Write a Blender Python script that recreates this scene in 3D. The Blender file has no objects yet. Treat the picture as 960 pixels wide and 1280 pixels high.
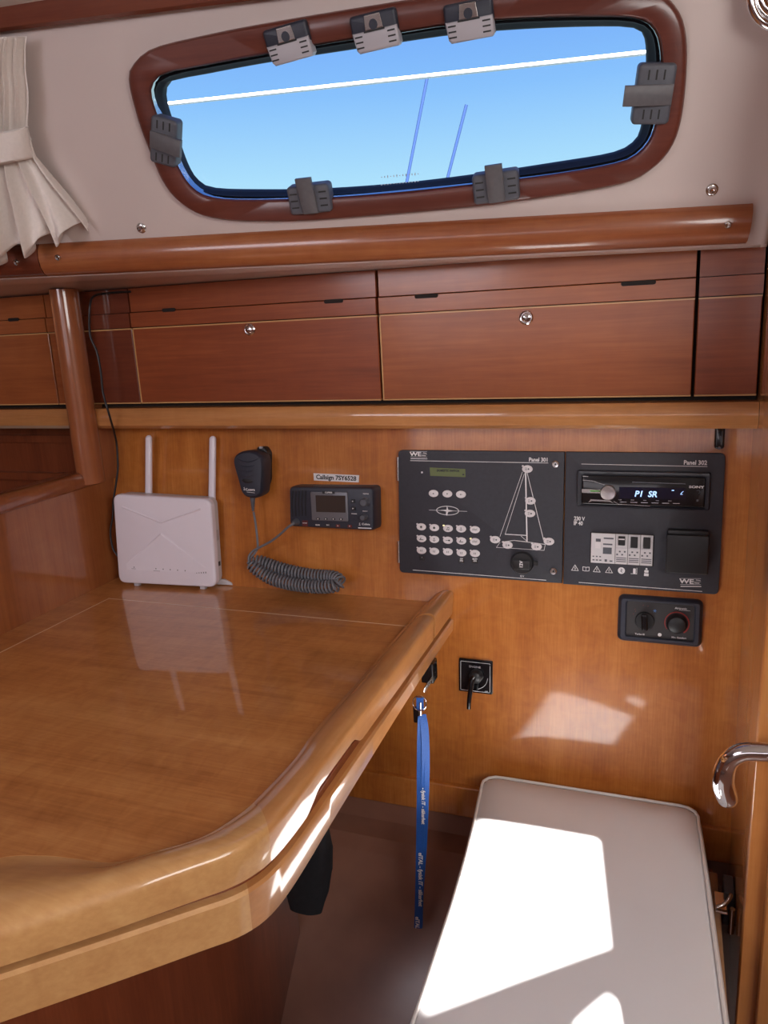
import bpy, bmesh, math, random
from mathutils import Vector as V, Matrix as M
from mathutils.geometry import tessellate_polygon
random.seed(7)
sc = bpy.context.scene
COL = sc.collection
# ------------------------------------------------------------------ camera
FPX, PX, PY = 961.0, 480.0, 640.0
YAW, PITCH, ROLL = (math.radians(a) for a in (-20.7, -14.05, -2.95))
CAM = V((0.0, -1.176, 1.2214))
_fw = V((math.sin(YAW) * math.cos(PITCH), math.cos(YAW) * math.cos(PITCH), math.sin(PITCH)))
_r0 = V((math.cos(YAW), -math.sin(YAW), 0)); _u0 = _r0.cross(_fw)
_rt = _r0 * math.cos(ROLL) + _u0 * math.sin(ROLL); _up = -_r0 * math.sin(ROLL) + _u0 * math.cos(ROLL)
cd = bpy.data.cameras.new('camera'); co = bpy.data.objects.new('camera', cd); COL.objects.link(co)
cd.sensor_fit = 'HORIZONTAL'; cd.sensor_width = 36; cd.lens = FPX / 960 * 36; cd.clip_start = 0.02
co.matrix_world = M(((_rt.x, _up.x, -_fw.x, CAM.x), (_rt.y, _up.y, -_fw.y, CAM.y), (_rt.z, _up.z, -_fw.z, CAM.z), (0, 0, 0, 1)))
sc.camera = co
# ------------------------------------------------------------------ world, sun, daylight and fill lamps, exposure
w = bpy.data.worlds.new('sky'); sc.world = w; w.use_nodes = True
nt = w.node_tree; nt.nodes.clear()
tc = nt.nodes.new('ShaderNodeTexCoord'); sx = nt.nodes.new('ShaderNodeSeparateXYZ')
cr = nt.nodes.new('ShaderNodeValToRGB'); bg = nt.nodes.new('ShaderNodeBackground'); ow = nt.nodes.new('ShaderNodeOutputWorld')
nt.links.new(tc.outputs['Generated'], sx.inputs[0]); nt.links.new(sx.outputs['Z'], cr.inputs[0])
nt.links.new(cr.outputs[0], bg.inputs[0]); nt.links.new(bg.outputs[0], ow.inputs[0])
e = cr.color_ramp.elements
e[0].position = 0.0; e[0].color = (0.62, 0.92, 1.0, 1)
e[1].position = 1.0; e[1].color = (0.08, 0.22, 0.75, 1)
for p_, c_ in ((0.16, (0.46, 0.80, 1.0, 1)), (0.25, (0.27, 0.57, 1.0, 1)), (0.36, (0.155, 0.37, 0.95, 1))):
    k = e.new(p_); k.color = c_
bg.inputs[1].default_value = 1.0
SUN = V((0.42, -0.55, 0.72)).normalized()
sd = bpy.data.lights.new('sun', 'SUN'); so = bpy.data.objects.new('sun', sd); COL.objects.link(so)
sd.energy = 48; sd.angle = math.radians(0.53); sd.color = (1.0, 0.97, 0.92)
so.rotation_euler = SUN.to_track_quat('Z', 'Y').to_euler(); so.location = (1, -2, 4)
def area(name, loc, target, sx_, sy_, power, col):
    d = bpy.data.lights.new(name, 'AREA'); o = bpy.data.objects.new(name, d); COL.objects.link(o)
    d.shape = 'RECTANGLE'; d.size = sx_; d.size_y = sy_; d.energy = power; d.color = col
    o.location = loc; o.rotation_euler = (V(loc) - V(target)).to_track_quat('Z', 'Y').to_euler()
area('companionway_daylight', (0.75, -1.45, 1.58), (-0.2, -0.2, 0.7), 0.75, 0.75, 20, (1.0, 0.97, 0.94))
area('saloon_overhead_fill', (-0.9, -1.75, 1.60), (-0.6, -0.4, 0.9), 0.6, 0.6, 8, (0.98, 0.91, 1.0))  # added overhead lamp for general brightness; the ceiling has no hatch here
area('front_fill', (-0.5, -2.56, 1.25), (-0.4, 0, 1.0), 1.5, 0.32, 2.6, (0.98, 0.93, 1.0))  # added lamp behind the camera to brighten front faces; no window there
sc.view_settings.view_transform = 'Standard'; sc.view_settings.look = 'None'
sc.view_settings.gamma = 1; sc.view_settings.use_curve_mapping = False; sc.view_settings.exposure = 0.0

# ------------------------------------------------------------------ photo geometry: rays onto real planes
def ray(x, y): return _rt * ((x - PX) / FPX) - _up * ((y - PY) / FPX) + _fw
def hit(x, y, n, d):
    r = ray(x, y); return CAM + r * ((d - n.dot(CAM)) / n.dot(r))
def hz(x, y, z): return hit(x, y, V((0, 0, 1)), z)
def xp(x, y, X): return hit(x, y, V((1, 0, 0)), X)
def yp(x, y, Y): return hit(x, y, V((0, 1, 0)), Y)
class Frame:
    """A flat face of the room: o origin, u right, v up, n out towards the cabin."""
    def __init__(s, o, u, v):
        s.o = V(o); s.u = V(u).normalized(); s.n = s.u.cross(V(v)).normalized(); s.v = s.n.cross(s.u)
    def at(s, x, y, z=0.0):
        P = hit(x, y, s.n, s.n.dot(s.o) + z) - s.o
        return V((P.dot(s.u), P.dot(s.v)))
    def P(s, a, b, c=0.0): return s.o + s.u * a + s.v * b + s.n * c
    def mat(s, a=0, b=0, c=0, rot=0):
        p = s.P(a, b, c)
        m = M(((s.u.x, s.v.x, s.n.x, p.x), (s.u.y, s.v.y, s.n.y, p.y), (s.u.z, s.v.z, s.n.z, p.z), (0, 0, 0, 1)))
        return m @ M.Rotation(rot, 4, 'Z')
TILT = math.radians(6)
WALL = Frame((0, 0, 0.74), (1, 0, 0), (0, math.sin(TILT), math.cos(TILT)))
YL = -0.013
LOCK = Frame((0, YL, 1.095), (1, 0, 0), (0, 0, 1))
_cu = V((1.018, 0.137, -0.021)).normalized(); _ch = _cu.cross(V((0, 0, 1))).normalized()
_cv0 = _ch.cross(_cu); _cv = _cv0 * math.cos(math.radians(20)) + _ch * math.sin(math.radians(20))
CAB = Frame((0.088, -0.063, 1.289), _cu, _cv)

# ------------------------------------------------------------------ materials
def pmat(name, col, rough=0.5, metal=0.0, coat=0.0, spec=0.5, emit=None, estr=0, noise=0.0, nscale=40, bump=0.0, coat_rough=0.05, sheen=0.0):
    m = bpy.data.materials.new(name); m.use_nodes = True
    t = m.node_tree; b = t.nodes['Principled BSDF']
    b.inputs['Base Color'].default_value = (*col, 1); b.inputs['Roughness'].default_value = rough
    b.inputs['Metallic'].default_value = metal; b.inputs['Coat Weight'].default_value = coat
    b.inputs['Coat Roughness'].default_value = coat_rough; b.inputs['Specular IOR Level'].default_value = spec
    b.inputs['Sheen Weight'].default_value = sheen
    if emit: b.inputs['Emission Color'].default_value = (*emit, 1); b.inputs['Emission Strength'].default_value = estr
    if noise or bump:
        tc = t.nodes.new('ShaderNodeTexCoord'); n = t.nodes.new('ShaderNodeTexNoise'); n.inputs['Scale'].default_value = nscale; n.inputs['Detail'].default_value = 4
        t.links.new(tc.outputs['Object'], n.inputs['Vector'])
        if noise:
            r = t.nodes.new('ShaderNodeValToRGB'); r.color_ramp.elements[0].position = .3; r.color_ramp.elements[1].position = .7
            r.color_ramp.elements[0].color = (*[c * (1 - noise) for c in col], 1); r.color_ramp.elements[1].color = (*[min(1, c * (1 + noise)) for c in col], 1)
            t.links.new(n.outputs['Fac'], r.inputs[0]); t.links.new(r.outputs[0], b.inputs['Base Color'])
        if bump:
            bu = t.nodes.new('ShaderNodeBump'); bu.inputs['Strength'].default_value = bump; bu.inputs['Distance'].default_value = .002
            t.links.new(n.outputs['Fac'], bu.inputs['Height']); t.links.new(bu.outputs[0], b.inputs['Normal'])
    return m
def wood(name, dark, mid, light, axis='x', coat=1.0, coat_rough=0.07, rough=0.4, stretch=9.0, scale=9.0, ribbon=0.35, bump=0.05):
    """Varnished mahogany: long grain streaks, fine pores and soft cross ribbon figure."""
    m = bpy.data.materials.new(name); m.use_nodes = True
    t = m.node_tree; L = t.links; b = t.nodes['Principled BSDF']
    tc = t.nodes.new('ShaderNodeTexCoord')
    def nz(sc_, st, det, dist):
        mp = t.nodes.new('ShaderNodeMapping'); s = [sc_] * 3; s['xyz'.index(axis)] = sc_ / st
        mp.inputs['Scale'].default_value = s; L.new(tc.outputs['Object'], mp.inputs[0])
        n = t.nodes.new('ShaderNodeTexNoise'); n.inputs['Scale'].default_value = 1.0; n.inputs['Detail'].default_value = det
        n.inputs['Distortion'].default_value = dist; n.inputs['Roughness'].default_value = 0.6
        L.new(mp.outputs[0], n.inputs['Vector']); return n.outputs['Fac']
    g = nz(scale, stretch, 5, 0.6); f = nz(scale * 22, stretch * 2.2, 3, 0.2)
    rb = nz(scale * 1.7, 0.55, 2, 0.8)
    def mix(a, bb, fac):
        n = t.nodes.new('ShaderNodeMix'); n.data_type = 'FLOAT'; n.inputs[0].default_value = fac
        L.new(a, n.inputs[2]); L.new(bb, n.inputs[3]); return n.outputs[0]
    h = mix(mix(g, f, 0.33), rb, ribbon)
    r = t.nodes.new('ShaderNodeValToRGB'); e = r.color_ramp.elements
    e[0].position = 0.34; e[0].color = (*dark, 1); e[1].position = 0.66; e[1].color = (*light, 1)
    k = e.new(0.5); k.color = (*mid, 1)
    L.new(h, r.inputs[0]); L.new(r.outputs[0], b.inputs['Base Color'])
    b.inputs['Roughness'].default_value = rough; b.inputs['Coat Weight'].default_value = coat; b.inputs['Coat Roughness'].default_value = coat_rough
    b.inputs['Specular IOR Level'].default_value = 0.35
    bu = t.nodes.new('ShaderNodeBump'); bu.inputs['Strength'].default_value = bump; bu.inputs['Distance'].default_value = .001
    L.new(f, bu.inputs['Height']); L.new(bu.outputs[0], b.inputs['Normal'])
    return m
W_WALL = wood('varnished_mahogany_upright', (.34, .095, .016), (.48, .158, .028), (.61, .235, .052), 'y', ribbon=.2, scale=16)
W_BULK = wood('varnished_mahogany_bulkhead_shaded', (.24, .070, .022), (.34, .108, .033), (.43, .155, .050), 'z', ribbon=.15)  # shaded copy: the left bulkhead's dimmer light is put into its colour
W_BULKR = wood('varnished_mahogany_bulkhead_lit', (.34, .115, .028), (.46, .175, .045), (.56, .24, .07), 'z', ribbon=.12)  # lit copy of the same mahogany for the brighter right side
W_LOCK = wood('varnished_mahogany_locker', (.185, .040, .014), (.275, .065, .021), (.38, .102, .033), 'x', ribbon=.1, coat=.7, scale=7, coat_rough=.16, bump=.12)
W_LOCK2 = wood('varnished_mahogany_locker_warm', (.25, .062, .018), (.35, .098, .028), (.46, .145, .042), 'x', ribbon=.1, coat=.7, scale=7, coat_rough=.16, bump=.12)
W_RAIL = wood('varnished_cedar_rail', (.40, .16, .05), (.52, .225, .075), (.62, .29, .105), 'x', ribbon=.12, scale=12)
W_TABLE = wood('varnished_table_veneer', (.34, .115, .030), (.49, .195, .056), (.61, .28, .09), 'x', ribbon=.26, coat_rough=.04, scale=17, stretch=13)
W_FID = wood('varnished_table_edging', (.42, .17, .052), (.53, .24, .08), (.63, .31, .115), 'y', ribbon=.25, coat_rough=.05)
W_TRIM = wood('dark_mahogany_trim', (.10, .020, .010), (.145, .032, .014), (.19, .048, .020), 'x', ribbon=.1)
W_POST = wood('mahogany_post', (.24, .068, .025), (.32, .10, .035), (.39, .14, .05), 'z', ribbon=.15)
W_WIN = wood('mahogany_window_surround', (.10, .025, .017), (.135, .035, .023), (.175, .048, .03), 'x', ribbon=.1, coat=.6, coat_rough=.2)
W_PED = wood('red_mahogany_panel', (.14, .030, .012), (.20, .046, .016), (.26, .066, .024), 'z', ribbon=.05)
W_SOLE = pmat('brown_sole_laminate', (.27, .125, .085), .35, coat=.6, coat_rough=.18, noise=.12, nscale=14)
EDGE = pmat('pale_plywood_edge', (.60, .33, .13), .4, coat=.5)
SEAM = pmat('pale_inlay_line', (.72, .50, .33), .4, coat=.6)
GEL = pmat('cream_gelcoat', (.66, .56, .525), .35, coat=.5, coat_rough=.15, noise=.03, nscale=4)
HEAD = pmat('cabin_headliner', (.78, .74, .68), .7)
DARK = pmat('dark_recess', (.015, .009, .007), .8)
BLK = pmat('black_plastic', (.014, .014, .016), .42, noise=.1, nscale=300)
BLKG = pmat('gloss_black_plastic', (.008, .008, .010), .15, coat=.4)
PANEL = pmat('charcoal_panel_foil', (.034, .035, .046), .5, noise=.08, nscale=200)
NAVY = pmat('charcoal_blue_plastic', (.028, .032, .050), .45, noise=.08, nscale=200)
GREYP = pmat('grey_rubber', (.10, .104, .125), .5, noise=.06, nscale=200)
CORDM = pmat('grey_cord_rubber', (.155, .16, .185), .5)
GREYL = pmat('light_grey_plastic', (.46, .44, .48), .45)
BEZEL = pmat('silver_grey_bezel', (.17, .175, .20), .35, metal=.3)
WHITE = pmat('white_print', (.80, .79, .80), .5)
WPL = pmat('white_plastic', (.82, .77, .86), .32, coat=.15, noise=.01, nscale=30)
WPLG = pmat('pale_grey_plastic', (.58, .56, .60), .4)
BTN = pmat('white_button', (.74, .70, .72), .35)
CHROME = pmat('polished_chrome', (.78, .77, .78), .07, metal=1)
STEEL = pmat('stainless_steel', (.62, .61, .60), .22, metal=1)
GASKET = pmat('black_rubber_gasket', (.008, .008, .012), .55, spec=.25)
LCDG = pmat('green_lcd', (.13, .16, .06), .25, coat=.4)
LCDD = pmat('dark_lcd', (.045, .038, .036), .12, coat=.6)
INK = pmat('dark_ink', (.02, .02, .02), .6)
REDP = pmat('red_print', (.50, .05, .04), .5)
BLUEP = pmat('blue_print', (.10, .28, .70), .5)
GREENP = pmat('green_print', (.12, .35, .08), .5)
GLOW = pmat('lit_display_segment', (.3, .5, .9), .4, emit=(.45, .66, 1.0), estr=1.1)
AMBER = pmat('lit_indicator', (.8, .7, .3), .4, emit=(1, .9, .5), estr=.9)
DISP = pmat('display_window', (.008, .009, .03), .1, coat=.6)
VINYL = pmat('white_vinyl', (.73, .735, .76), .42, coat=.1, noise=.02, nscale=9, bump=.12)
PIPE = pmat('white_vinyl_piping', (.74, .72, .70), .4)
CLOTH = pmat('cream_curtain_cloth', (.84, .77, .72), .85, sheen=.3, noise=.03, nscale=220, bump=.15)
BLUE = pmat('blue_lanyard_webbing', (.010, .085, .36), .6, noise=.12, nscale=600, bump=.3)
BLACKF = pmat('black_fabric', (.010, .011, .015), .85, noise=.2, nscale=90)
ROPE = pmat('white_boom_paint', (.85, .85, .85), .35)
MAST = pmat('blue_grey_mast', (.025, .045, .12), .95, spec=.0)
PAPER = pmat('white_label_tape', (.80, .76, .78), .5)
def glassmat():
    m = bpy.data.materials.new('tinted_acrylic'); m.use_nodes = True; t = m.node_tree; t.nodes.clear()
    o = t.nodes.new('ShaderNodeOutputMaterial'); tr = t.nodes.new('ShaderNodeBsdfTransparent'); gl = t.nodes.new('ShaderNodeBsdfGlossy')
    mx = t.nodes.new('ShaderNodeMixShader'); fr = t.nodes.new('ShaderNodeFresnel')
    tr.inputs[0].default_value = (.93, .96, 1, 1); gl.inputs['Roughness'].default_value = .03; fr.inputs[0].default_value = 1.33
    t.links.new(fr.outputs[0], mx.inputs[0]); t.links.new(tr.outputs[0], mx.inputs[1]); t.links.new(gl.outputs[0], mx.inputs[2]); t.links.new(mx.outputs[0], o.inputs[0])
    return m
GLASS = glassmat()

# ------------------------------------------------------------------ mesh helpers
def link(name, bm, mat, parent=None, smooth=False, label=None, loc=None):
    me = bpy.data.meshes.new(name); bmesh.ops.recalc_face_normals(bm, faces=bm.faces); bm.to_mesh(me); bm.free()
    if smooth:
        for p in me.polygons: p.use_smooth = True
        me.set_sharp_from_angle(angle=math.radians(38))
    o = bpy.data.objects.new(name, me); COL.objects.link(o); me.materials.append(mat)
    if parent: o.parent = parent
    if loc: o.location = loc
    if label: o['label'] = label
    return o
def thing(name, label, cat, mat=None, group=None):
    o = bpy.data.objects.new(name, None); COL.objects.link(o); o.empty_display_size = .02
    if mat is not None: o.matrix_world = mat
    o['label'] = label; o['category'] = cat
    if group: o['group'] = group
    return o
def tag(o, label, cat, group=None):
    o['label'] = label; o['category'] = cat
    if group: o['group'] = group
    return o
def struct(o): o['kind'] = 'structure'; return o
def box(bm, x0, x1, y0, y1, z0, z1, bev=0.0, seg=2):
    r = bmesh.ops.create_cube(bm, size=1)
    for v in r['verts']:
        v.co = V(((x0 + x1) / 2 + v.co.x * (x1 - x0), (y0 + y1) / 2 + v.co.y * (y1 - y0), (z0 + z1) / 2 + v.co.z * (z1 - z0)))
    if bev:
        es = list({e for v in r['verts'] for e in v.link_edges})
        bmesh.ops.bevel(bm, geom=es, offset=bev, segments=seg, affect='EDGES', profile=.5)
    return bm
def loft(bm, loops, closed=True, cap0=False, cap1=False):
    vs = [[bm.verts.new(p) for p in L] for L in loops]
    n = len(vs[0])
    for a, b in zip(vs, vs[1:]):
        for i in range(n if closed else n - 1):
            j = (i + 1) % n
            try: bm.faces.new((a[i], a[j], b[j], b[i]))
            except ValueError: pass
    if cap0: bm.faces.new(vs[0][::-1])
    if cap1: bm.faces.new(vs[-1])
    return bm
def inset_poly(pts, d):
    """Offset a counter-clockwise polygon inwards by d (mitre)."""
    n = len(pts); out = []
    for i in range(n):
        a, b, c = V(pts[i - 1][:2]), V(pts[i][:2]), V(pts[(i + 1) % n][:2])
        e1 = (b - a).normalized(); e2 = (c - b).normalized()
        n1 = V((-e1.y, e1.x)); n2 = V((-e2.y, e2.x)); m = (n1 + n2)
        if m.length < 1e-6: m = n1
        m = m.normalized(); k = d / max(.35, m.dot(n1)); out.append(b + m * k)
    return out
def ccw(pts):
    A = sum(pts[i - 1][0] * pts[i][1] - pts[i][0] * pts[i - 1][1] for i in range(len(pts)))
    return list(pts) if A > 0 else list(pts)[::-1]
def prism(bm, pts, z0, z1, bev=0.0, seg=3):
    """Extruded outline with a rounded front edge (towards +z)."""
    pts = [V(p[:2]) for p in ccw(pts)]
    loops = [[V((p.x, p.y, z0)) for p in pts]]
    if bev:
        for k in range(seg + 1):
            a = k / seg * math.pi / 2; q = inset_poly(pts, bev * (1 - math.cos(a)))
            loops.append([V((p.x, p.y, z1 - bev + bev * math.sin(a))) for p in q])
    else: loops.append([V((p.x, p.y, z1)) for p in pts])
    return loft(bm, loops, True, True, True)
def rrect(cx, cy, w_, h_, r, n=5):
    out = []
    for sx_, sy_, a0 in ((1, 1, 0), (-1, 1, 90), (-1, -1, 180), (1, -1, 270)):
        for k in range(n + 1):
            a = math.radians(a0 + 90 * k / n); out.append(V((cx + sx_ * (w_ / 2 - r) + r * math.cos(a), cy + sy_ * (h_ / 2 - r) + r * math.sin(a))))
    return out
def rquad(q, r, n=5):
    """Rounded-corner quadrilateral from four points."""
    q = ccw([V(p[:2]) for p in q]); out = []
    for i in range(len(q)):
        a, b, c = q[i - 1], q[i], q[(i + 1) % len(q)]
        p0 = b + (a - b).normalized() * r; p2 = b + (c - b).normalized() * r
        for k in range(n + 1):
            t = k / n; out.append(p0 * (1 - t) ** 2 + b * (2 * t * (1 - t)) + p2 * t * t)
    return out
def ell(cx, cy, a, b, n=24): return [V((cx + a * math.cos(2 * math.pi * k / n), cy + b * math.sin(2 * math.pi * k / n))) for k in range(n)]
def crom(pts, sub=8, closed=False):
    pts = [V(p) for p in pts]; n = len(pts); out = []
    for i in range(n if closed else n - 1):
        if closed: p = [pts[(i + k - 1) % n] for k in range(4)]
        else: p = [pts[max(0, i - 1)], pts[i], pts[i + 1], pts[min(n - 1, i + 2)]]
        for k in range(sub):
            t = k / sub
            out.append(0.5 * ((2 * p[1]) + (p[2] - p[0]) * t + (2 * p[0] - 5 * p[1] + 4 * p[2] - p[3]) * t * t + (3 * p[1] - p[0] - 3 * p[2] + p[3]) * t ** 3))
    if not closed: out.append(pts[-1])
    return out
def resample(pts, n, closed=False):
    pts = [V(p) for p in pts]
    if closed: pts = pts + [pts[0]]
    L = [0]
    for a, b in zip(pts, pts[1:]): L.append(L[-1] + (b - a).length)
    out = []; j = 0
    for k in range(n):
        s = L[-1] * k / (n if closed else n - 1)
        while j < len(L) - 2 and L[j + 1] < s: j += 1
        t = (s - L[j]) / max(1e-9, L[j + 1] - L[j]); out.append(pts[j].lerp(pts[j + 1], t))
    return out
def tube(bm, path, r, n=12, caps=True, rf=None):
    path = [V(p) for p in path]; loops = []; prev = None
    for i, p in enumerate(path):
        t = (path[min(i + 1, len(path) - 1)] - path[max(i - 1, 0)])
        if t.length < 1e-9: t = V((0, 0, 1))
        t.normalize()
        if prev is None: a = t.orthogonal().normalized()
        else:
            a = prev - t * prev.dot(t); a = a.normalized() if a.length > 1e-6 else t.orthogonal().normalized()
        prev = a; b = t.cross(a); rr = rf(i / (len(path) - 1)) if rf else r
        loops.append([p + (a * math.cos(2 * math.pi * k / n) + b * math.sin(2 * math.pi * k / n)) * rr for k in range(n)])
    return loft(bm, loops, True, caps, caps)
def lathe(bm, prof, n=28, cx=0, cy=0):
    """Profile of (radius, height) turned about local z."""
    loops = [[V((cx + r * math.cos(2 * math.pi * k / n), cy + r * math.sin(2 * math.pi * k / n), z)) for k in range(n)] for r, z in prof]
    return loft(bm, loops, True, True, True)
def stroke(bm, pts, wd, z0, z1):
    """Printed line on a flat face."""
    pts = [V(p[:2]) for p in pts]
    for a, b in zip(pts, pts[1:]):
        d = (b - a)
        if d.length < 1e-7: continue
        d.normalize(); n = V((-d.y, d.x)) * wd / 2; a2, b2 = a - d * wd * .4, b + d * wd * .4
        prism(bm, [a2 - n, b2 - n, b2 + n, a2 + n], z0, z1)
    return bm
def text(name, s, parent, xy, h, z, mat, align='LEFT', rot=0, thick=.0002, wide=1.0, shear=0):
    c = bpy.data.curves.new(name, 'FONT'); c.body = s; c.size = h * 1.38; c.extrude = thick; c.align_x = align; c.align_y = 'CENTER'; c.shear = shear; c.resolution_u = 3; c.offset = h * .035
    t = bpy.data.objects.new(name, c); COL.objects.link(t)
    me = bpy.data.meshes.new_from_object(t.evaluated_get(bpy.context.evaluated_depsgraph_get()))
    bpy.data.objects.remove(t); bpy.data.curves.remove(c)
    me.name = name; me.materials.clear(); me.materials.append(mat)
    o = bpy.data.objects.new(name, me); COL.objects.link(o); o.parent = parent
    o.location = (xy[0], xy[1], z + thick); o.rotation_euler = (0, 0, rot); o.scale = (wide, 1, 1)
    return o
def B(): return bmesh.new()
def polar(pts, n, c=None):
    """Resample a star-shaped closed outline at n equal angles about c."""
    pts = [V(p[:2]) for p in pts]
    if c is None: c = sum(pts, V((0, 0))) / len(pts)
    out = []
    for k in range(n):
        a = 2 * math.pi * k / n; d = V((math.cos(a), math.sin(a))); best = None
        for p, q in zip(pts, pts[1:] + pts[:1]):
            e = q - p; den = d.x * e.y - d.y * e.x
            if abs(den) < 1e-12: continue
            w_ = p - c; t = (w_.x * e.y - w_.y * e.x) / den; s = (w_.x * d.y - w_.y * d.x) / den
            if t > 0 and -1e-6 <= s <= 1 + 1e-6 and (best is None or t > best): best = t
        out.append(c + d * (best or 0))
    return out
def Z(pts, z): return [V((p[0], p[1], z)) for p in pts]
I4 = M.Identity(4)

# ================================================================== SETTING
XL, XR = -1.013, 0.114
# hull side panel behind the chart table (tilted), in its own frame
bm = B(); box(bm, -1.05, 0.20, -0.31, 0.42, -0.02, 0.0)
o = struct(link('wall_back', bm, W_WALL)); o.matrix_world = WALL.mat()
bm = B()
zb0 = -0.366; prism(bm, [(0, 0)] * 0 or [V((-1.05, zb0)), V((0.118, zb0)), V((0.118, zb0 + .056)), V((-1.05, zb0 + .056))], 0, .010, .004)
o = struct(link('baseboard_back', bm, W_WALL, smooth=True)); o.matrix_world = WALL.mat()
# sole: flat floor and the slope where it climbs the hull
bm = B()
prof = [(-2.6, 0.0), (-0.42, 0.0), (-0.375, .012), (-0.105, .315), (-0.085, .332), (-0.045, .338), (-0.036, .38), (-.02, .38), (-.02, -.05), (-2.6, -.05)]
loft(bm, [[V((x, y, z)) for y, z in prof] for x in (-2.4, 1.4)], True, True, True)
struct(link('floor', bm, W_SOLE))
# left bulkhead: half-height panel with a narrow full-height cheek by the hull
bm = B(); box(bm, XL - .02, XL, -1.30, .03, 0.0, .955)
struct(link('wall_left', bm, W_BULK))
bm = B(); bw = yp(137, 503, YL).x
box(bm, XL - .02, XL + .008, -.04, .06, .95, 1.30)
struct(link('wall_left_cheek', bm, W_POST))
# saloon hull side beyond the bulkhead, set back under the lockers
bm = B(); box(bm, -2.4, XL - .02, .10, .12, .0, 1.1)
box(bm, -2.4, XL - .02, .088, .10, 1.005, 1.02); box(bm, -2.4, XL - .02, .080, .10, .925, .94)
struct(link('wall_saloon', bm, W_PED))
# cap rail of the half bulkhead
bm = B(); c0 = xp(129, 594, XL + .006); yy0 = c0.y
pts = []
for y in (-1.30, yy0 - .012, yy0 - .004, yy0):
    k = {yy0: .35, yy0 - .004: .8}.get(y, 1.0)
    L = []
    for i in range(16):
        a = 2 * math.pi * i / 16; L.append(V((XL - .008 + .024 * k * math.copysign(abs(math.cos(a)) ** .6, math.cos(a)), y, .962 + .016 * k * math.copysign(abs(math.sin(a)) ** .6, math.sin(a)))))
    pts.append(L)
loft(bm, pts, True, True, True)
struct(link('trim_1', bm, W_POST, smooth=True))
# right bulkhead with its rounded free edge
bm = B()
pl = [(XR, .09)] + [(XR + .002 - .002 * math.cos(a), -.240 - .010 * math.sin(a)) for a in [i * math.pi / 10 for i in range(6)]] + [(XR + .022, -.25), (XR + .022, .09)]
loft(bm, [[V((x, y, z)) for x, y in pl] for z in (0, 1.62)], True, True, True)
struct(link('wall_right', bm, W_BULKR, smooth=True))
# other bounds of the cabin (out of the frame)
for nm, b6 in (('wall_front', (-2.4, 1.4, -2.62, -2.6, 0, 1.62)), ('wall_forward', (-2.42, -2.4, -2.6, .12, 0, 1.62)), ('wall_aft', (1.4, 1.42, -2.6, .12, 0, 1.62))):
    bm = B(); box(bm, *b6); struct(link(nm, bm, W_BULK if nm != 'wall_front' else GEL))
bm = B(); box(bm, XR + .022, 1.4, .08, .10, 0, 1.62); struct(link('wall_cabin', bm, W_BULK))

# ---- door to the right of the bulkhead edge, with its chrome lever
bm = B(); dx = .158
bm2 = B(); box(bm2, XR + .022, .80, -.268, -.246, .02, 1.60, .004)
door = struct(link('door_1', bm2, W_BULKR, smooth=True))
pp = [yp(px, py, yv) for px, py, yv in ((990, 936, -.255),(988, 938, -.285), (975, 941, -.30), (955, 940, -.30), (930, 940, -.30), (914, 948, -.30), (906, 962, -.30), (904, 980, -.30), (909, 997, -.30))]
bm = B(); path = crom(pp, 8)
def rfn(t): return .0110 if t < .72 else .0110 + .0016 * math.sin((t - .72) / .28 * math.pi * .8)
tube(bm, path, .0095, 18, True, rfn)
end = path[-1]; dr = (path[-1] - path[-3]).normalized(); loops = []
a = dr.orthogonal().normalized(); b = dr.cross(a)
for k in range(6):
    t = k / 6 * math.pi / 2; rr = rfn(1) * math.cos(t)
    loops.append([end + dr * rfn(1) * math.sin(t) + (a * math.cos(q * math.pi / 9) + b * math.sin(q * math.pi / 9)) * rr for q in range(18)])
loft(bm, loops, True, False, True)
link('door_handle', bm, CHROME, door, True, label='curved chrome lever handle')

# ---- cabin side with its window hole
def cab(pts, z=0): return [CAB.at(x, y, z) for x, y in pts]
OUT = [(163, 98), (172, 76), (195, 59), (250, 45), (330, 29), (480, 4), (560, -8), (650, -17), (760, -21), (818, -12), (845, 8), (857, 40), (858, 90), (851, 150), (838, 185), (815, 210), (780, 228), (700, 243), (600, 257), (480, 268), (380, 275), (300, 275), (255, 268), (225, 250), (205, 225), (190, 190), (175, 150)]
INN = [(188, 118), (191, 103), (205, 92), (250, 83), (330, 68), (420, 52), (500, 40), (560, 31), (650, 23), (760, 21), (800, 24), (815, 33), (824, 50), (827, 85), (822, 140), (815, 170), (800, 190), (775, 203), (700, 217), (600, 230), (500, 241), (400, 248), (300, 250), (260, 246), (240, 235), (225, 215), (210, 180), (196, 145)]
GLS = [(205, 118), (207, 108), (216, 100), (250, 94), (330, 79), (440, 62), (500, 53), (580, 42), (680, 35), (770, 33), (795, 36), (805, 45), (808, 70), (806, 130), (800, 165), (790, 180), (765, 192), (700, 203), (600, 218), (500, 230), (400, 237), (320, 238), (265, 236), (245, 226), (232, 205), (218, 165), (208, 135)]
N = 240
wc = CAB.at(510, 140)
po = polar(crom(ccw(cab(OUT)), 6, True), N, wc); pi_ = polar(crom(ccw(cab(INN, .010)), 6, True), N, wc); pg = polar(crom(ccw(cab(GLS, -.016)), 6, True), N, wc)
def offs(p, d):  # move each outline point towards the window centre by d
    return [q - (q - wc).normalized() * d for q in p]
u0, u1, v0, v1 = -1.75, .012, .0, .40
rect = []
for k in range(N):
    a = 2 * math.pi * k / N; d = V((math.cos(a), math.sin(a)))
    ts = [((u1 if d.x > 0 else u0) - wc.x) / d.x if abs(d.x) > 1e-9 else 9, ((v1 if d.y > 0 else v0) - wc.y) / d.y if abs(d.y) > 1e-9 else 9]
    rect.append(wc + d * min(ts))
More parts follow.
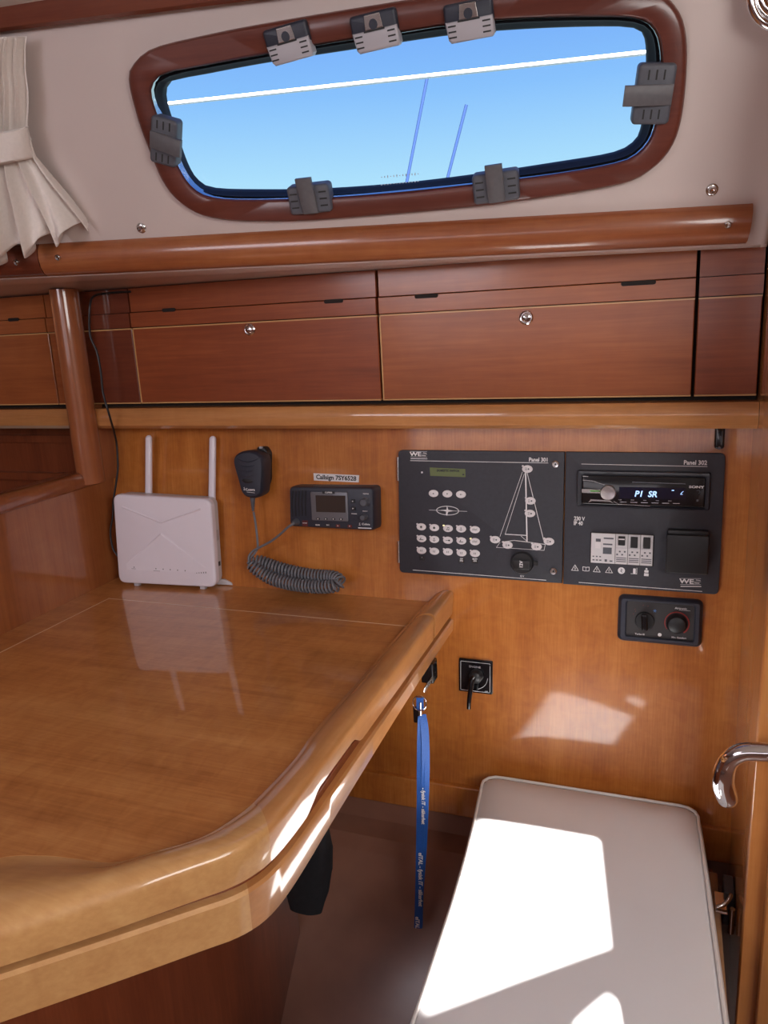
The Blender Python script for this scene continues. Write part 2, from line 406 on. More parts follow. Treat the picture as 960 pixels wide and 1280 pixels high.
for cx_, cy_ in ((u0, v0), (u1, v0), (u0, v1), (u1, v1)):
    k = min(range(N), key=lambda i: (rect[i] - V((cx_, cy_))).length); rect[k] = V((cx_, cy_))
hole = offs(po, .012)
bm = B(); loft(bm, [Z(hole, -.05), Z(hole, 0), Z(rect, 0), Z(rect, -.05)])
# rounded aft return of the moulding
bm_r = bm
pr = [(u1 + .010 * math.sin(a), -.010 + .010 * math.cos(a)) for a in [i * math.pi / 12 for i in range(7)]] + [(u1 + .010, -.10)]
loft(bm_r, [[V((x, v, z)) for x, z in pr] for v in (-.004, .40)], False)
o = struct(link('wall_cabin_side', bm, GEL, smooth=True)); o.matrix_world = CAB.mat()
# under-deck moulding between cabin side and locker tops
bm = B(); rows = []
A0 = [CAB.P(u, .0) for u in (-1.75, -1.4, -1.1, -.9, -.7, -.5, -.3, -.1, .02)]
for P in A0:
    q = V((P.x, YL + .03, 1.296)); L = []
    for k in range(9):
        t = k / 8; s = P.lerp(q, t); s.z += -.004 * math.sin(math.pi * min(1, t * 3)) ; L.append(s)
    rows.append(L)
loft(bm, rows, False)
struct(link('ceiling_side_deck', bm, GEL, smooth=True))

# ---- window
win = bpy.data.objects.new('window_1', None); COL.objects.link(win); win.matrix_world = CAB.mat(); win['kind'] = 'structure'
bm = B()
loft(bm, [Z(po, -.002), Z(offs(po, .0005), .006), Z(offs(po, .003), .010), Z(offs(po, .007), .012), Z(offs(pi_, -.006), .012), Z(offs(pi_, -.002), .0105), Z(pi_, .007), Z(pi_, -.02)])
link('window_frame', bm, W_WIN, win, True)
bm = B()
g1 = offs(pi_, .0015)
loft(bm, [Z(pi_, .006), Z(offs(pi_, .0008), .0085), Z(g1, .006), Z(offs(pi_, .0018), -.004)])
link('frame_edge_bead', bm, STEEL, win, True, label='thin bright bead round the inside of the frame')
bm = B()
loft(bm, [Z(offs(pi_, .001), -.02), Z(offs(pi_, .001), -.002), Z([a.lerp(b_, .35) for a, b_ in zip(pi_, pg)], .001), Z([a.lerp(b_, .45) for a, b_ in zip(pi_, pg)], -.004), Z([a.lerp(b_, .85) for a, b_ in zip(pi_, pg)], -.010), Z(pg, -.014), Z(pg, -.024)])
link('window_gasket', bm, GASKET, win, True)
bm = B(); gg = offs(pg, -.008); loft(bm, [Z(gg, -.019)], True, True, False)
link('window_pane', bm, GLASS, win)
bm = B()
for k in range(13):
    x = 477 + k * 3.8; p = CAB.at(x, 221.5 - (k * .35), -.018); prism(bm, ell(p.x, p.y, .0007, .0007 + .0006 * (k % 3), 6), -.0185, -.0180)
    p = CAB.at(x, 231 - (k * .35), -.018); prism(bm, ell(p.x, p.y, .0012, .0006, 6), -.0185, -.0180)
link('etched_mark', bm, pmat('etched_glass', (.5, .55, .65), .6), win)
def latch(cx, cy, ang, L=.058, Wd=.036):
    """Grey window latch: slotted block with a raised lever across the middle."""
    c = CAB.at(cx, cy, .016)
    bm = B(); prism(bm, rrect(0, 0, L, Wd, .005), -.008, .012, .004)
    body = link('latch', bm, GREYP, win, True); body.location = (c.x, c.y, .008); body.rotation_euler = (0, 0, ang)
    bm = B(); loops = []
    for y, z in ((-Wd * .48, .0135), (-Wd * .2, .017), (0, .0185), (Wd * .3, .020), (Wd * .62, .024), (Wd * .80, .024)):
        loops.append([V((x, y, z + dz)) for x, dz in ((-.0105, -.007), (-.0105, -.001), (-.009, 0), (.009, 0), (.0105, -.001), (.0105, -.007))])
    loft(bm, loops, True, True, True); link('latch_lever', bm, GREYL if False else GREYP2, body, True)
    bm = B()
    for sx_ in (-1, 1):
        for k in range(3): box(bm, sx_ * .020 - .005, sx_ * .020 + .005, (k - 1) * .0085 - .0009, (k - 1) * .0085 + .0009, .0115, .0124)
    link('grip_slot', bm, INK, body)
GREYP2 = pmat('worn_grey_rubber', (.125, .12, .13), .5, noise=.08, nscale=150)
latch(387, 249, math.radians(2)); latch(620, 234, math.radians(4)); latch(205, 177, math.radians(-108)); latch(817, 118, math.radians(86), .062, .042)
def hinge(cx, cy, ang):
    """Hinge block: dark knuckle on the frame, pale ribbed flap over the pane and a steel clip."""
    c = CAB.at(cx, cy, .014)
    bm = B(); prism(bm, rrect(0, .009, .056, .024, .004), -.012, .010, .004)
    body = link('hinge', bm, NAVY, win, True); body.location = (c.x, c.y, .010); body.rotation_euler = (0, 0, ang)
    bm = B(); prism(bm, [(-.027, .004), (.027, .004), (.028, -.014), (.025, -.0175), (-.022, -.0175), (-.025, -.014)], -.006, .012, .003)
    fl = link('hinge_flap', bm, GREYL, body, True)
    bm = B()
    for sx_ in (-1, 1):
        for k in range(3): box(bm, sx_ * .0195 - .0045, sx_ * .0195 + .0045, -.0115 + k * .0055 - .0008, -.0115 + k * .0055 + .0008, .0117, .0124)
    box(bm, -.0125, .0125, .0022, .0038, .0117, .0124)
    link('grip_slot', bm, INK, body)
    bm = B(); prism(bm, [(-.011, .004), (.011, .004), (.0095, .019), (-.0095, .019)], .009, .0115, .0008)
    link('steel_clip', bm, STEEL, body)
    bm = B(); prism(bm, ell(0, .009, .005, .0055, 16), .0113, .0121); link('clip_opening', bm, NAVY, body)
hinge(362, 56, math.radians(8)); hinge(470, 41, math.radians(6)); hinge(587, 28, math.radians(4))

# ---- long moulding under the window (two lengths) and the beam above it
def moulding(name, u_a, u_b, taper, mat):
    bm = B(); loops = []
    prof = [(.003, -.004), (.004, .007), (.009, .013), (.020, .0165), (.033, .015), (.043, .010), (.049, .004), (.0505, -.004)]
    for u in (u_a, u_b):
        L = [V((u + (taper * v if u == u_b else 0), v, z)) for v, z in prof]; loops.append(L)
    loft(bm, loops, True, True, True)
    o = struct(link(name, bm, mat, smooth=True)); o.matrix_world = CAB.mat(); return o
us = CAB.at(48, 325, .015).x; ue = CAB.at(936, 300, .012).x
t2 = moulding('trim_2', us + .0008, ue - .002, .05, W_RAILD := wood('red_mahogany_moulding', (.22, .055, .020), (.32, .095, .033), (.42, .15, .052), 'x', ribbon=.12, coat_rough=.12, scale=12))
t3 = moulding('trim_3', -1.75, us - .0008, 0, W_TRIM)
def screw(par, fr, px, py, z, r=.0042):
    c = fr.at(px, py, z); bm = B(); lathe(bm, [(r, -.003), (r, .0008), (r * .75, .0016), (r * .35, .0012), (.0004, .0008)], 14)
    o = link('screw', bm, STEEL, par, True); o.location = (c.x, c.y, z)
screw(t2, CAB, 72, 322, .0165); screw(t2, CAB, 910, 281, .0165); screw(t3, CAB, 20, 328, .0165)
bm = B(); bv = CAB.at(0, 40, .02).y
loft(bm, [[V((u, bv + v, z)) for v, z in ((0, -.01), (0, .015), (.004, .020), (.03, .022), (.10, .022), (.10, -.01))] for u in (-1.75, -.42)], True, True, True)
o = struct(link('trim_4', bm, W_TRIM, smooth=True)); o.matrix_world = CAB.mat()
# snap studs in the cabin side
for px, py, lb in ((177, 285, 'small stainless stud in the cream cabin side below the window, at its lower left corner'), (890, 237, 'small stainless stud in the cream cabin side to the lower right of the window')):
    c = CAB.at(px, py, 0)
    t = thing('snap_stud', lb, 'stud', CAB.mat(c.x, c.y, 0), 'snap studs in the cabin side')
    bm = B(); lathe(bm, [(.0072, 0), (.0072, .0012), (.0060, .0024), (.0045, .0028)], 20); link('washer', bm, STEEL, t, True)
    bm = B(); lathe(bm, [(.0042, .0020), (.0046, .0044), (.0036, .0062), (.0022, .0064), (.0016, .0048), (.0003, .0046)], 20); link('stud_head', bm, CHROME, t, True)
# chrome handrail end, top right corner
t = thing('grab_rail', 'curved chrome grab rail end at the upper right corner beside the window', 'handrail', I4)
def CP(px, py, z): q = CAB.at(px, py, z); return CAB.P(q.x, q.y, z)
bm = B(); tube(bm, crom([CP(942, -30, .03), CP(939, -8, .03), CP(941, 10, .032), CP(950, 25, .034), CP(966, 34, .034), CP(990, 40, .034)], 8), .0048, 14); link('upper_tube', bm, CHROME, t, True)
bm = B(); tube(bm, crom([CP(955, -30, .03), CP(951, -10, .03), CP(953, 4, .032), CP(962, 15, .034), CP(980, 24, .034)], 8), .0048, 14); link('lower_tube', bm, CHROME, t, True)
bm = B(); tube(bm, [CP(966, 34, .034), CP(985, 50, .0)], .004, 12); link('stanchion', bm, CHROME, t, True)

# ---- ceiling with made-up holes, shaped to cast the sun patch on the seat
ZS, ZC = .4848, 1.62
cz = CAB.P(0, .36)
def back(px, py):
    p = hz(px, py, ZS)
    ks = ((-.80, -.243), (-.5, -.245), (-.36, -.249), (-.26, -.2545), (-.17, -.262), (-.08, -.270), (.2, -.27))
    for (ya, xa_), (yb_, xb_) in zip(ks, ks[1:]):
        if ya <= p.y < yb_: p.x = max(p.x, xa_ + (xb_ - xa_) * (p.y - ya) / (yb_ - ya) + .0195)
    return p + SUN * ((ZC - ZS) / SUN.z)
h1 = [back(*q) for q in ((592, 1022), (748, 1050), (762, 1184), (640, 1228), (530, 1270), (510, 1272), (512, 1256), (538, 1192), (559, 1135), (577, 1082))]
h2 = [back(*q) for q in ((722, 1282), (745, 1261), (764, 1246), (771, 1258), (778, 1300), (730, 1330))]
def holed(bm, outer, holes, z0, z1):
    polys = [[V((p[0], p[1], 0)) for p in L] for L in [outer] + holes]; flat = [p for L in polys for p in L]
    tri = tessellate_polygon(polys)
    for z in (z0, z1):
        vs = [bm.verts.new((p.x, p.y, z)) for p in flat]
        for t_ in tri:
            try: bm.faces.new([vs[i] for i in t_])
            except ValueError: pass
    return bm
edgeL = CAB.P(-1.75, .36); edgeR = CAB.P(.03, .36)
bm = B(); holed(bm, [(-2.4, edgeL.y + .02), (edgeL.x, edgeL.y + .02), (edgeR.x, edgeR.y + .02), (XR + .03, .1), (1.4, .1), (1.4, -2.6), (-2.4, -2.6)], [h1, h2], ZC, ZC + .004)
struct(link('ceiling', bm, HEAD))

# ---- post at the end of the left bulkhead
bm = B(); pc = (-1.003, -.05); loops = []
for z in (.955, 1.0, 1.30):
    loops.append([V((pc[0] + .0235 * math.cos(a), pc[1] + .026 * math.sin(a), z)) for a in [i * math.pi / 14 for i in range(28)]])
loft(bm, loops, True, True, True)
struct(link('trim_5', bm, W_POST, smooth=True))

# ================================================================== LOCKERS under the side deck
bm = B(); box(bm, -2.2, .113, -.013 - YL + YL + .022, .16, 1.085, 1.30)   # dark carcass backs
struct(link('trim_6', bm, DARK))
def locker(name, x0, x1, label, slots, knob, mat, cat='locker', top=1.296, g=.0022):
    t = thing(name, label, cat, LOCK.mat((x0 + x1) / 2, 0, 0), 'locker fronts under the side deck'); hw = (x1 - x0) / 2
    mx = (x0 + x1) / 2
    zd = .1335; zm = .1600; zt = top - 1.095
    bm = B(); box(bm, -hw + g, hw - g, .002, zd - .001, -.016, 0, .0012, 1); d = link('door', bm, mat, t)
    for k_, b_ in enumerate(((-hw + g, hw - g, .0005, .0026), (-hw + g, hw - g, zd - .0022, zd), (-hw + g - .0006, -hw + g + .0014, .0005, zd))):
        if k_ < 2 or knob: bm = B(); box(bm, *b_, -.014, .0006); link('edge_strip', bm, EDGE, d, label='pale edge of the plywood door')
    bm = B(); box(bm, -hw + g, hw - g, zd + .0012, zm - .0006, -.016, .003, .0006 if knob else 0, 1); f = link('rebate_board', bm, mat, t)
    bm = B(); box(bm, -hw + g, hw - g, zm + .0006, zt, -.016, -.001, .0006 if knob else 0, 1); link('top_board', bm, mat, t)
    for px, py, w_ in slots:
        c = LOCK.at(px, py, .003); bm = B(); prism(bm, rrect(c.x - mx, c.y, w_, .0062, .003), .0025, .0036)
        link('finger_slot', bm, DARK, t, label='dark finger slot')
    if knob:
        c = LOCK.at(*knob, .003); bm = B()
        lathe(bm, [(.0102, 0), (.0102, .0022), (.0085, .0034), (.0072, .0030), (.0070, .0042), (.0062, .0056), (.0035, .0066), (.0004, .0068)], 26)
        k = link('push_knob', bm, CHROME, d, True, label='round chrome push knob'); k.location = (c.x - mx, c.y, 0)
        bm = B(); lathe(bm, [(.0018, 0), (.0022, .0078), (.0016, .0088), (.0003, .0090)], 12); link('knob_center', bm, STEEL, k, True)
    return t
g_ = lambda x, y: LOCK.at(x, y).x
xa = g_(173, 480); xb = g_(475.5, 450); xc = g_(867.5, 450)
locker('locker', xa, xb, 'red-brown mahogany locker front with chrome knob, left of the two above the router and radio', ((211, 387.5, .027), (417, 376.5, .033)), (311.5, 412), W_LOCK)
locker('locker', xb, xc, 'red-brown mahogany locker front with chrome knob, right of the two above the instrument panels', ((533, 370, .037), (798, 353.7, .046)), (657.5, 397), W_LOCK2)
locker('locker', xc, XR - .001, 'plain mahogany locker front without knob at the far right, cut by the frame', (), None, W_LOCK)
xs = g_(66, 450)
locker('locker', XL + .0, xa, 'narrow dark mahogany filler front between the post and the left knobbed locker', (), None, W_TRIM, 'panel', g=.0003)
locker('locker', xs + .0, XL - .0, 'narrow mahogany strip of locker front just left of the round post', (), None, W_LOCK2, 'panel', g=.0003)
locker('locker', xs - .42, xs, 'saloon locker front with one finger slot, left of the round post', ((17, 399.5, .026),), None, W_LOCK2)

# shelf rail (fiddle) under the lockers
bm = B()
prof = [(-.038, 1.052), (-.045, 1.058), (-.047, 1.070), (-.045, 1.082), (-.039, 1.0885), (-.030, 1.089), (-.010, 1.0885), (.04, 1.0885), (.04, 1.052)]
loft(bm, [[V((x, y + .012, z)) for y, z in prof] for x in (-2.3, XR - .0005)], True, True, True)
struct(link('trim_7', bm, W_RAIL, smooth=True))

# ================================================================== CHART TABLE
ZT = .752; ZF = .7745; ZG = .7345
out_raw = [(-.328, .02), (-.328, -.25), (-.328, -.50), (-.328, -.595), (-.331, -.638), (-.339, -.664), (-.352, -.684), (-.372, -.7035), (-.42, -.75), (-.487, -.813), (-.60, -.918), (-.70, -1.01), (-.78, -1.045), (-1.0, -1.06)]
inn_raw = [(-.376, .02), (-.378, -.25), (-.381, -.43), (-.377, -.50), (-.381, -.572), (-.385, -.602), (-.402, -.645), (-.434, -.676), (-.462, -.700), (-.500, -.706), (-.535, -.712), (-.578, -.730), (-.66, -.80), (-.76, -.92), (-1.0, -.98)]
outl = crom([(*p, 0) for p in out_raw], 10); innl = crom([(*p, 0) for p in inn_raw], 10)
NS = 200
outl = resample(outl, NS); 
# match inner stations by the fraction of the way round, keyed at the corner
def split_match(inn, out, ki, ko):
    def sub(L, a, b, n): return resample(L[a:b + 1], n)
    return None
ic = min(range(len(innl)), key=lambda i: (innl[i] - V((-.392, -.625, 0))).length); oc = min(range(NS), key=lambda i: (outl[i] - V((-.352, -.677, 0))).length)
innl = resample(innl[:ic + 1], oc + 1)[:-1] + resample(innl[ic:], NS - oc)
yj = hz(300, 763, ZT).y          # hinge joint parallel to the hull
tb = thing('chart_table', 'varnished wooden chart table with raised rounded edge and hinged lid, left foreground', 'table', M.Translation((-.65, -.4, 0)))
TO = V((.65, .4, 0))
def fiddle(i0, i1, name, mat, par):
    loops = []
    for i in range(i0, i1 + 1):
        o_, n_ = outl[i], innl[i]; wd = (o_ - n_); W_ = wd.length; d = wd.normalized()
        y = o_.y; rec = 0.0
        if o_.x > -.331 and -.57 < y < -.42:
            rec = .013 * max(0, min(1, (y + .57) / .03)) * max(0, min(1, (-.42 - y) / .02))
        fr_ = max(0.0, min(1.0, (i - oc) / 14)); L = []
        for t, z in ((0, ZT - .012), (0, ZT - .0002), (.08, ZT + .0012), (.20, ZT + .006), (.34, ZT + .0135), (.48, ZF - .0045), (.62, ZF - .0012), (.76, ZF), (.86, ZF - .0002), (.93, ZF - .0010), (.975, ZF - .0030), (1.0, ZF - .0075), (.95 + .05 * fr_, ZG + rec), (.86, ZG + rec), (.5, ZG), (.3, ZG)):
            if fr_ and 0 < t <= 1.0:
                t2_ = t; zr = dict(((.86, ZF - .0025), (.93, ZF - .0065), (.975, ZF - .0105), (1.0, ZF - .0165), (.62, ZF), (.76, ZF - .0008))).get(t)
                if zr is not None and z > ZG + .014: z = z + (zr - z) * fr_
            p = n_ + d * W_ * t; L.append(V((p.x, p.y, z)) + TO)
        loops.append(L)
    bm = B(); loft(bm, loops, True, True, True); return link(name, bm, mat, par, True)
ij = min(range(NS), key=lambda i: abs(outl[i].y - yj) + (9 if i > 60 else 0))
# rear fixed strip
xj = lambda y: -.985 + (y - 0) * .02
bm = B(); prism(bm, [(XL, .03), (XL, yj - .0005), (innl[ij].x, yj - .0005), (-.376, .03)], ZG + .002, ZT)
bmesh.ops.translate(bm, verts=bm.verts, vec=TO); rear = link('rear_strip', bm, W_TABLE, tb)
fiddle(0, ij, 'rear_edging', W_FID, rear)
# hinged lid: veneered leaf with moulded edge
x0a = hz(142.6, 745, ZT); x0b = hz(0, 816, ZT); xl1 = x0b.x + (x0b.x - x0a.x) / (x0b.y - x0a.y) * (-1.0 - x0b.y)
leaf = [V((x0a.x, yj - .002)), V((xl1, -1.0))] + [V((p.x, p.y)) for p in innl[ij + 1:][::-1] if p.x > -.97] + [V((innl[ij].x, yj - .002))]
bm = B(); prism(bm, leaf, ZG + .002, ZT); bmesh.ops.translate(bm, verts=bm.verts, vec=TO); lid = link('lid', bm, W_TABLE, tb)
fiddle(ij + 1, oc - 6, 'lid_side_edging', W_FID, lid)
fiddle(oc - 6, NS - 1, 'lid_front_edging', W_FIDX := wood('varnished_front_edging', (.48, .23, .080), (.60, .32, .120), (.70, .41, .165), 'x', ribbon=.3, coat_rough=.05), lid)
bm = B(); prism(bm, [(XL, yj + .0005), (XL, -1.02), (xl1 - .002, -1.02), (x0a.x - .002, yj + .0005)], ZG + .002, ZT); bmesh.ops.translate(bm, verts=bm.verts, vec=TO); link('side_strip', bm, W_TABLE, tb)
bm = B(); stroke(bm, [(x0a.x, yj - .001), (innl[ij].x + .004, yj - .001)], .0016, ZT - .004, ZT + .0002); stroke(bm, [(x0a.x - .001, yj), (xl1 - .001, -1.0)], .0016, ZT - .004, ZT + .0002)
bmesh.ops.translate(bm, verts=bm.verts, vec=TO); link('seam_line', bm, SEAM, tb, label='pale seam line round the lid')
# apron below the gap, following the outline
zb = .697
def apron(i0, i1, name, mat):
    loops = []
    for i in range(i0, i1 + 1):
        o_, n_ = outl[i], innl[i]; d = (o_ - n_).normalized(); L = []; zq = .704 - .0235 * min(1, max(0, -o_.y / .66)) ** 2
        for s, z in ((-.030, .7255), (-.003, .7255), (0, .7225), (-.0014, zq + .0015), (-.003, zq), (-.030, zq)):
            p = o_ + d * s; L.append(V((p.x, min(p.y, .02), z)) + TO)
        loops.append(L)
    bm = B(); loft(bm, loops, True, True, True); link(name, bm, mat, tb, True)
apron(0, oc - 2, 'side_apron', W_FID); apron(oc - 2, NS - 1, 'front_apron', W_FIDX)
ins = [outl[i] - (outl[i] - innl[i]).normalized() * .012 for i in range(NS)]
bm = B(); prism(bm, [V((p.x, p.y)) for p in ins] + [V((-1.0, .01))], .725, .7346); bmesh.ops.translate(bm, verts=bm.verts, vec=TO); link('core', bm, W_PED, tb)
bm = B(); prism(bm, [V((p.x, p.y)) for p in [outl[i] - (outl[i] - innl[i]).normalized() * .029 for i in range(NS)]] + [V((-1.0, .01))], .706, .7262); bmesh.ops.translate(bm, verts=bm.verts, vec=TO); link('tray_bottom', bm, W_PED, tb)
# pedestal cupboard below
bm = B(); box(bm, XL + .001, -.562, -.80, -.20, .02, .707, .003); bmesh.ops.translate(bm, verts=bm.verts, vec=TO); link('pedestal', bm, W_PED, tb)
for o_ in [tb] + list(tb.children_recursive):
    if o_.type == 'MESH':
        for v_ in o_.data.vertices:
            x_, y_, z_ = v_.co - TO
            v_.co.x = max(x_, XL + .0006) + TO.x; v_.co.y = min(y_, (z_ - .74) * math.tan(TILT) - .0006) + TO.y
# black pouch under the table
c = yp(383, 1104, -.285)
t = thing('pouch', 'black fabric pouch hanging in the shadow under the chart table', 'bag', M.Translation(c))
bm = B(); loops = []
for k in range(9):
    z = .26 - k * .0385; s = (.75, .85, .9, .95, 1, 1.0, .95, .85, .6)[k]
    loops.append([V((.042 * s * math.copysign(abs(math.cos(a)) ** .7, math.cos(a)) * (1 + .12 * math.sin(3 * a + k)) - .006 * math.sin(k), .020 * s * math.sin(a), z)) for a in [i * math.pi / 12 for i in range(24)]])
loft(bm, loops, True, True, True); link('pouch_body', bm, BLACKF, t, True)
bm = B(); tube(bm, crom([(-.02, 0, .25), (-.022, 0, .34), (0, 0, zb - c.z + .0085)], 6), .004, 8); link('strap', bm, BLACKF, t, True)

# ================================================================== SEAT
sx0, sx1 = -.268, .070
def seat_loop(z, d, crown=0):
    y0, y1 = -.052 - d, -.80
    base = [(-.236 + d, y1), (.100 - d, y1), (.0865 - d, -.43), (.0715 - d, -.11), (.062 - d, -.058 - d), (-.268 + d, -.058 - d), (-.256 + d, -.20), (-.249 + d, -.34), (-.244 + d, -.56)]
    return base
def seat_outline(d):
    L = [(.0885 - d, -.45), (.081 - d, -.30), (.0745 - d, -.16), (.071 - d, -.10 )]
    r = .030 - min(.02, d)
    cx, cy = .071 - d - r, -.050 - d - r
    L += [(cx + r * math.cos(a), cy + r * math.sin(a)) for a in [i * math.pi / 12 for i in range(1, 7)]]
    cx = -.272 + d + r
    L += [(cx + r * math.cos(a), cy + r * math.sin(a)) for a in [math.pi / 2 + i * math.pi / 12 for i in range(0, 7)]]
    L += [(-.262 + d, -.17), (-.2545 + d, -.26), (-.249 + d, -.36), (-.245 + d, -.50), (-.243 + d, -.72 + d), (-.22 + d, -.75 + d), (.08 - d, -.75 + d), (.103 - d, -.72 + d)]
    return L
st = thing('seat_cushion', 'white vinyl seat cushion with piped edges, sunlit patch on top, below the instrument panels', 'cushion', M.Translation((-.09, -.4, .40)))
SO = V((.09, .4, -.40))
bm = B(); loops = []
for d, z in ((.010, .402), (.002, .408), (-.001, .425), (-.001, .452), (.002, .463), (.007, .470), (.014, .4745), (.024, .4778)):
    loops.append([p + SO for p in resample([(x, y, z) for x, y in seat_outline(d)], 120, True)])
rim = loops[-1]; zc_ = .4845 - .40; mid = [V((0, max(-.24, min(.24, p.y)), zc_)) for p in rim]
for f_, h_c in ((.12, .4806), (.30, .4832), (.55, .4846), (.80, .4850), (.97, .4850)):
    loops.append([V((p.x + (q_.x - p.x) * f_, p.y + (q_.y - p.y) * f_, h_c - .40)) for p, q_ in zip(rim, mid)])
loft(bm, loops, True, True, False)
bmesh.ops.remove_doubles(bm, verts=bm.verts, dist=.00005)
top = sorted([e for e in bm.edges if e.is_boundary], key=lambda e: e.calc_length())
bmesh.ops.holes_fill(bm, edges=[e for e in bm.edges if e.is_boundary], sides=0)
cu = link('cover', bm, VINYL, st, True)
pth = resample([(x, y, .4725) for x, y in seat_outline(.006)], 160, True)
bm = B(); tube(bm, [p + SO for p in pth + pth[:2]], .0024, 8); link('piping', bm, PIPE, st, True)
# seat locker under the cushion with hinge hardware
bs = thing('seat_locker', 'brown wooden seat locker under the white cushion', 'seat base', M.Translation((-.08, -.4, 0)))
bm = B(); box(bm, -.14, .170, -.36, .34, .01, .375, .003); link('locker_box', bm, W_PED, bs)
bm = B(); box(bm, -.15, .1735, -.36, .345 - .045, .375, .399, .002); link('seat_board', bm, pmat('light_brown_board', (.34, .18, .09), .5, noise=.1, nscale=60), bs)
c = xp(903, 1118, .096)
t = thing('seat_latch', 'chrome latch in the dark gap between the white seat and the right bulkhead', 'latch', M.Translation((.0965, c.y, .395)))
bm = B(); box(bm, -.010, .006, -.020, .020, .004, .008, .001); link('latch_plate', bm, CHROME, t)
bm = B(); tube(bm, crom([(-.008, -.016, .010), (.004, -.010, .016), (.010, 0, .020), (.010, .012, .014)], 6), .003, 10); link('latch_arm', bm, CHROME, t, True)
bm = B(); tube(bm, [(.012, -.012, -.03), (.012, -.010, .008)], .004, 12); link('latch_pin', bm, STEEL, t, True)
bm = B(); box(bm, .003, .0165, .012, .05, -.04, .016, .002); link('latch_housing', bm, GREYP, t)

# ================================================================== ROUTER
rz = 0.0
A_, B_ = hz(155, 733, ZT), hz(271, 739, ZT)
ru = (B_ - A_); ru.z = 0; ru.normalize(); ang = math.atan2(ru.y, ru.x)
lean = math.radians(3)
RF = Frame(A_ + V((0, 0, .0026)), ru, V((-math.sin(ang) * math.sin(lean) * 1.0, math.sin(lean), math.cos(lean))))
rt = thing('router', 'white upright wireless router with two aerials on the chart table by the hull side', 'router', RF.mat())
q = [RF.at(*p) for p in ((149, 737), (270.5, 738.5), (263, 624.5), (140.5, 617.5))]
q[0].y = .004; q[1].y = .004
face = rquad(q, .016, 6)
bm = B(); prism(bm, face, -.014, 0, .004); link('front_shell', bm, WPL, rt, True)
cxr = sum((p.x for p in q)) / 4; back_ = [V((cxr + (p.x - cxr) * .965, p.y * .985 + .002)) for p in face]
bm = B(); prism(bm, back_, -.032, -.014); link('rear_shell', bm, WPLG, rt, True)
# envelope relief on the face
R_ = lambda x, y: RF.at(130 + x / 5.647, 600 + y / 5.647)
def ridge(bm, pts, wd, h):
    pts = [V(p) for p in pts]
    for a, b in zip(pts, pts[1:]):
        d = (b - a).normalized(); n = V((-d.y, d.x)) * wd
        loft(bm, [[V((a.x + n.x, a.y + n.y, .0)), V((a.x, a.y, h)), V((a.x - n.x, a.y - n.y, 0))], [V((b.x + n.x, b.y + n.y, .0)), V((b.x, b.y, h)), V((b.x - n.x, b.y - n.y, 0))]], False)
# lower flap: a thin raised wedge
bm = B()
apex = R_(402, 372); l_ = R_(160, 590); r_ = R_(715, 612)
pts = [l_, apex + V((-.004, -.003)), apex, apex + V((.004, -.003)), r_]
vb = [bm.verts.new((p.x, p.y, 0)) for p in pts]; vt = [bm.verts.new((p.x + (0), p.y - .003, h)) for p, h in zip(pts, (.0003, .0022, .0024, .0022, .0003))]
for i in range(4): bm.faces.new((vb[i], vb[i + 1], vt[i + 1], vt[i]))
bl = bm.verts.new((l_.x, l_.y - .012, .0001)); br = bm.verts.new((r_.x, r_.y - .012, .0001))
bm.faces.new((vt[0], vt[1], vt[2], vt[3], vt[4], br, bl)); link('flap_relief', bm, WPL, rt)
bm = B(); ridge(bm, [R_(130, 190), R_(400, 300), R_(680, 205)], .0022, .0014); link('crease_relief', bm, WPL, rt)
for x in (213, 367, 418, 468, 520, 573):
    bm = B(); p = R_(x, 600 + x * .07); prism(bm, ell(p.x, p.y, .0011, .0013, 8), 0, .0003); link('indicator_icon', bm, GREYP, rt)
for k in range(5):
    bm = B(); p = R_(655 + k * 16, 655); box(bm, p.x - .0008, p.x + .0008, p.y - .001, p.y + .0002 + k * .0005, 0, .0003); link('signal_bar', bm, GREYP, rt)
for a, b in (((350, 640), (395, 643)), ((195, 625), (225, 627))):
    bm = B(); stroke(bm, [R_(*a), R_(*b)], .0006, 0, .0003); link('printed_line', bm, GREYP, rt)
for (b0, t0, nm) in (((186, 622), (186, 544), 'aerial'), ((265, 628), (266, 545), 'aerial')):
    a = RF.at(*b0, -.036); b = RF.at(*t0, -.036)
    bm = B(); loops = []
    for t, s in ((-.35, 1), (0, 1), (.96, .92), (.985, .7), (1.0, .3)):
        c = a.lerp(b, t); loops.append([V((c.x + .0066 * s * math.copysign(abs(math.cos(w_)) ** .7, math.cos(w_)), c.y, -.036 + .005 * s * math.copysign(abs(math.sin(w_)) ** .7, math.sin(w_)))) for w_ in [i * math.pi / 9 for i in range(18)]])
    loft(bm, loops, True, True, True); link(nm, bm, WPL, rt, True)
p = RF.at(270, 738); bm = B(); prism(bm, [(p.x - .03, .0005), (p.x + .018, .0005), (p.x + .016, .005), (p.x + .002, .011), (p.x - .03, .011)], -.050, -.030, .001); link('stand_foot', bm, WPLG, rt)
bm = B(); s = RF.at(268, 668, -.02); box(bm, s.x - .004, s.x + .0046, s.y - .012, s.y + .008, -.028, -.017); link('side_port', bm, GREYL, rt)
bm = B(); s = RF.at(271, 705, -.02); box(bm, s.x - .004, s.x + .0038, s.y - .004, s.y + .004, -.027, -.021); link('power_socket', bm, INK, rt)
for x in (.02, .16):
    bm = B(); box(bm, x, x + .01, -.0015, .005, -.012, -.004); link('rubber_foot', bm, GREYL, rt)

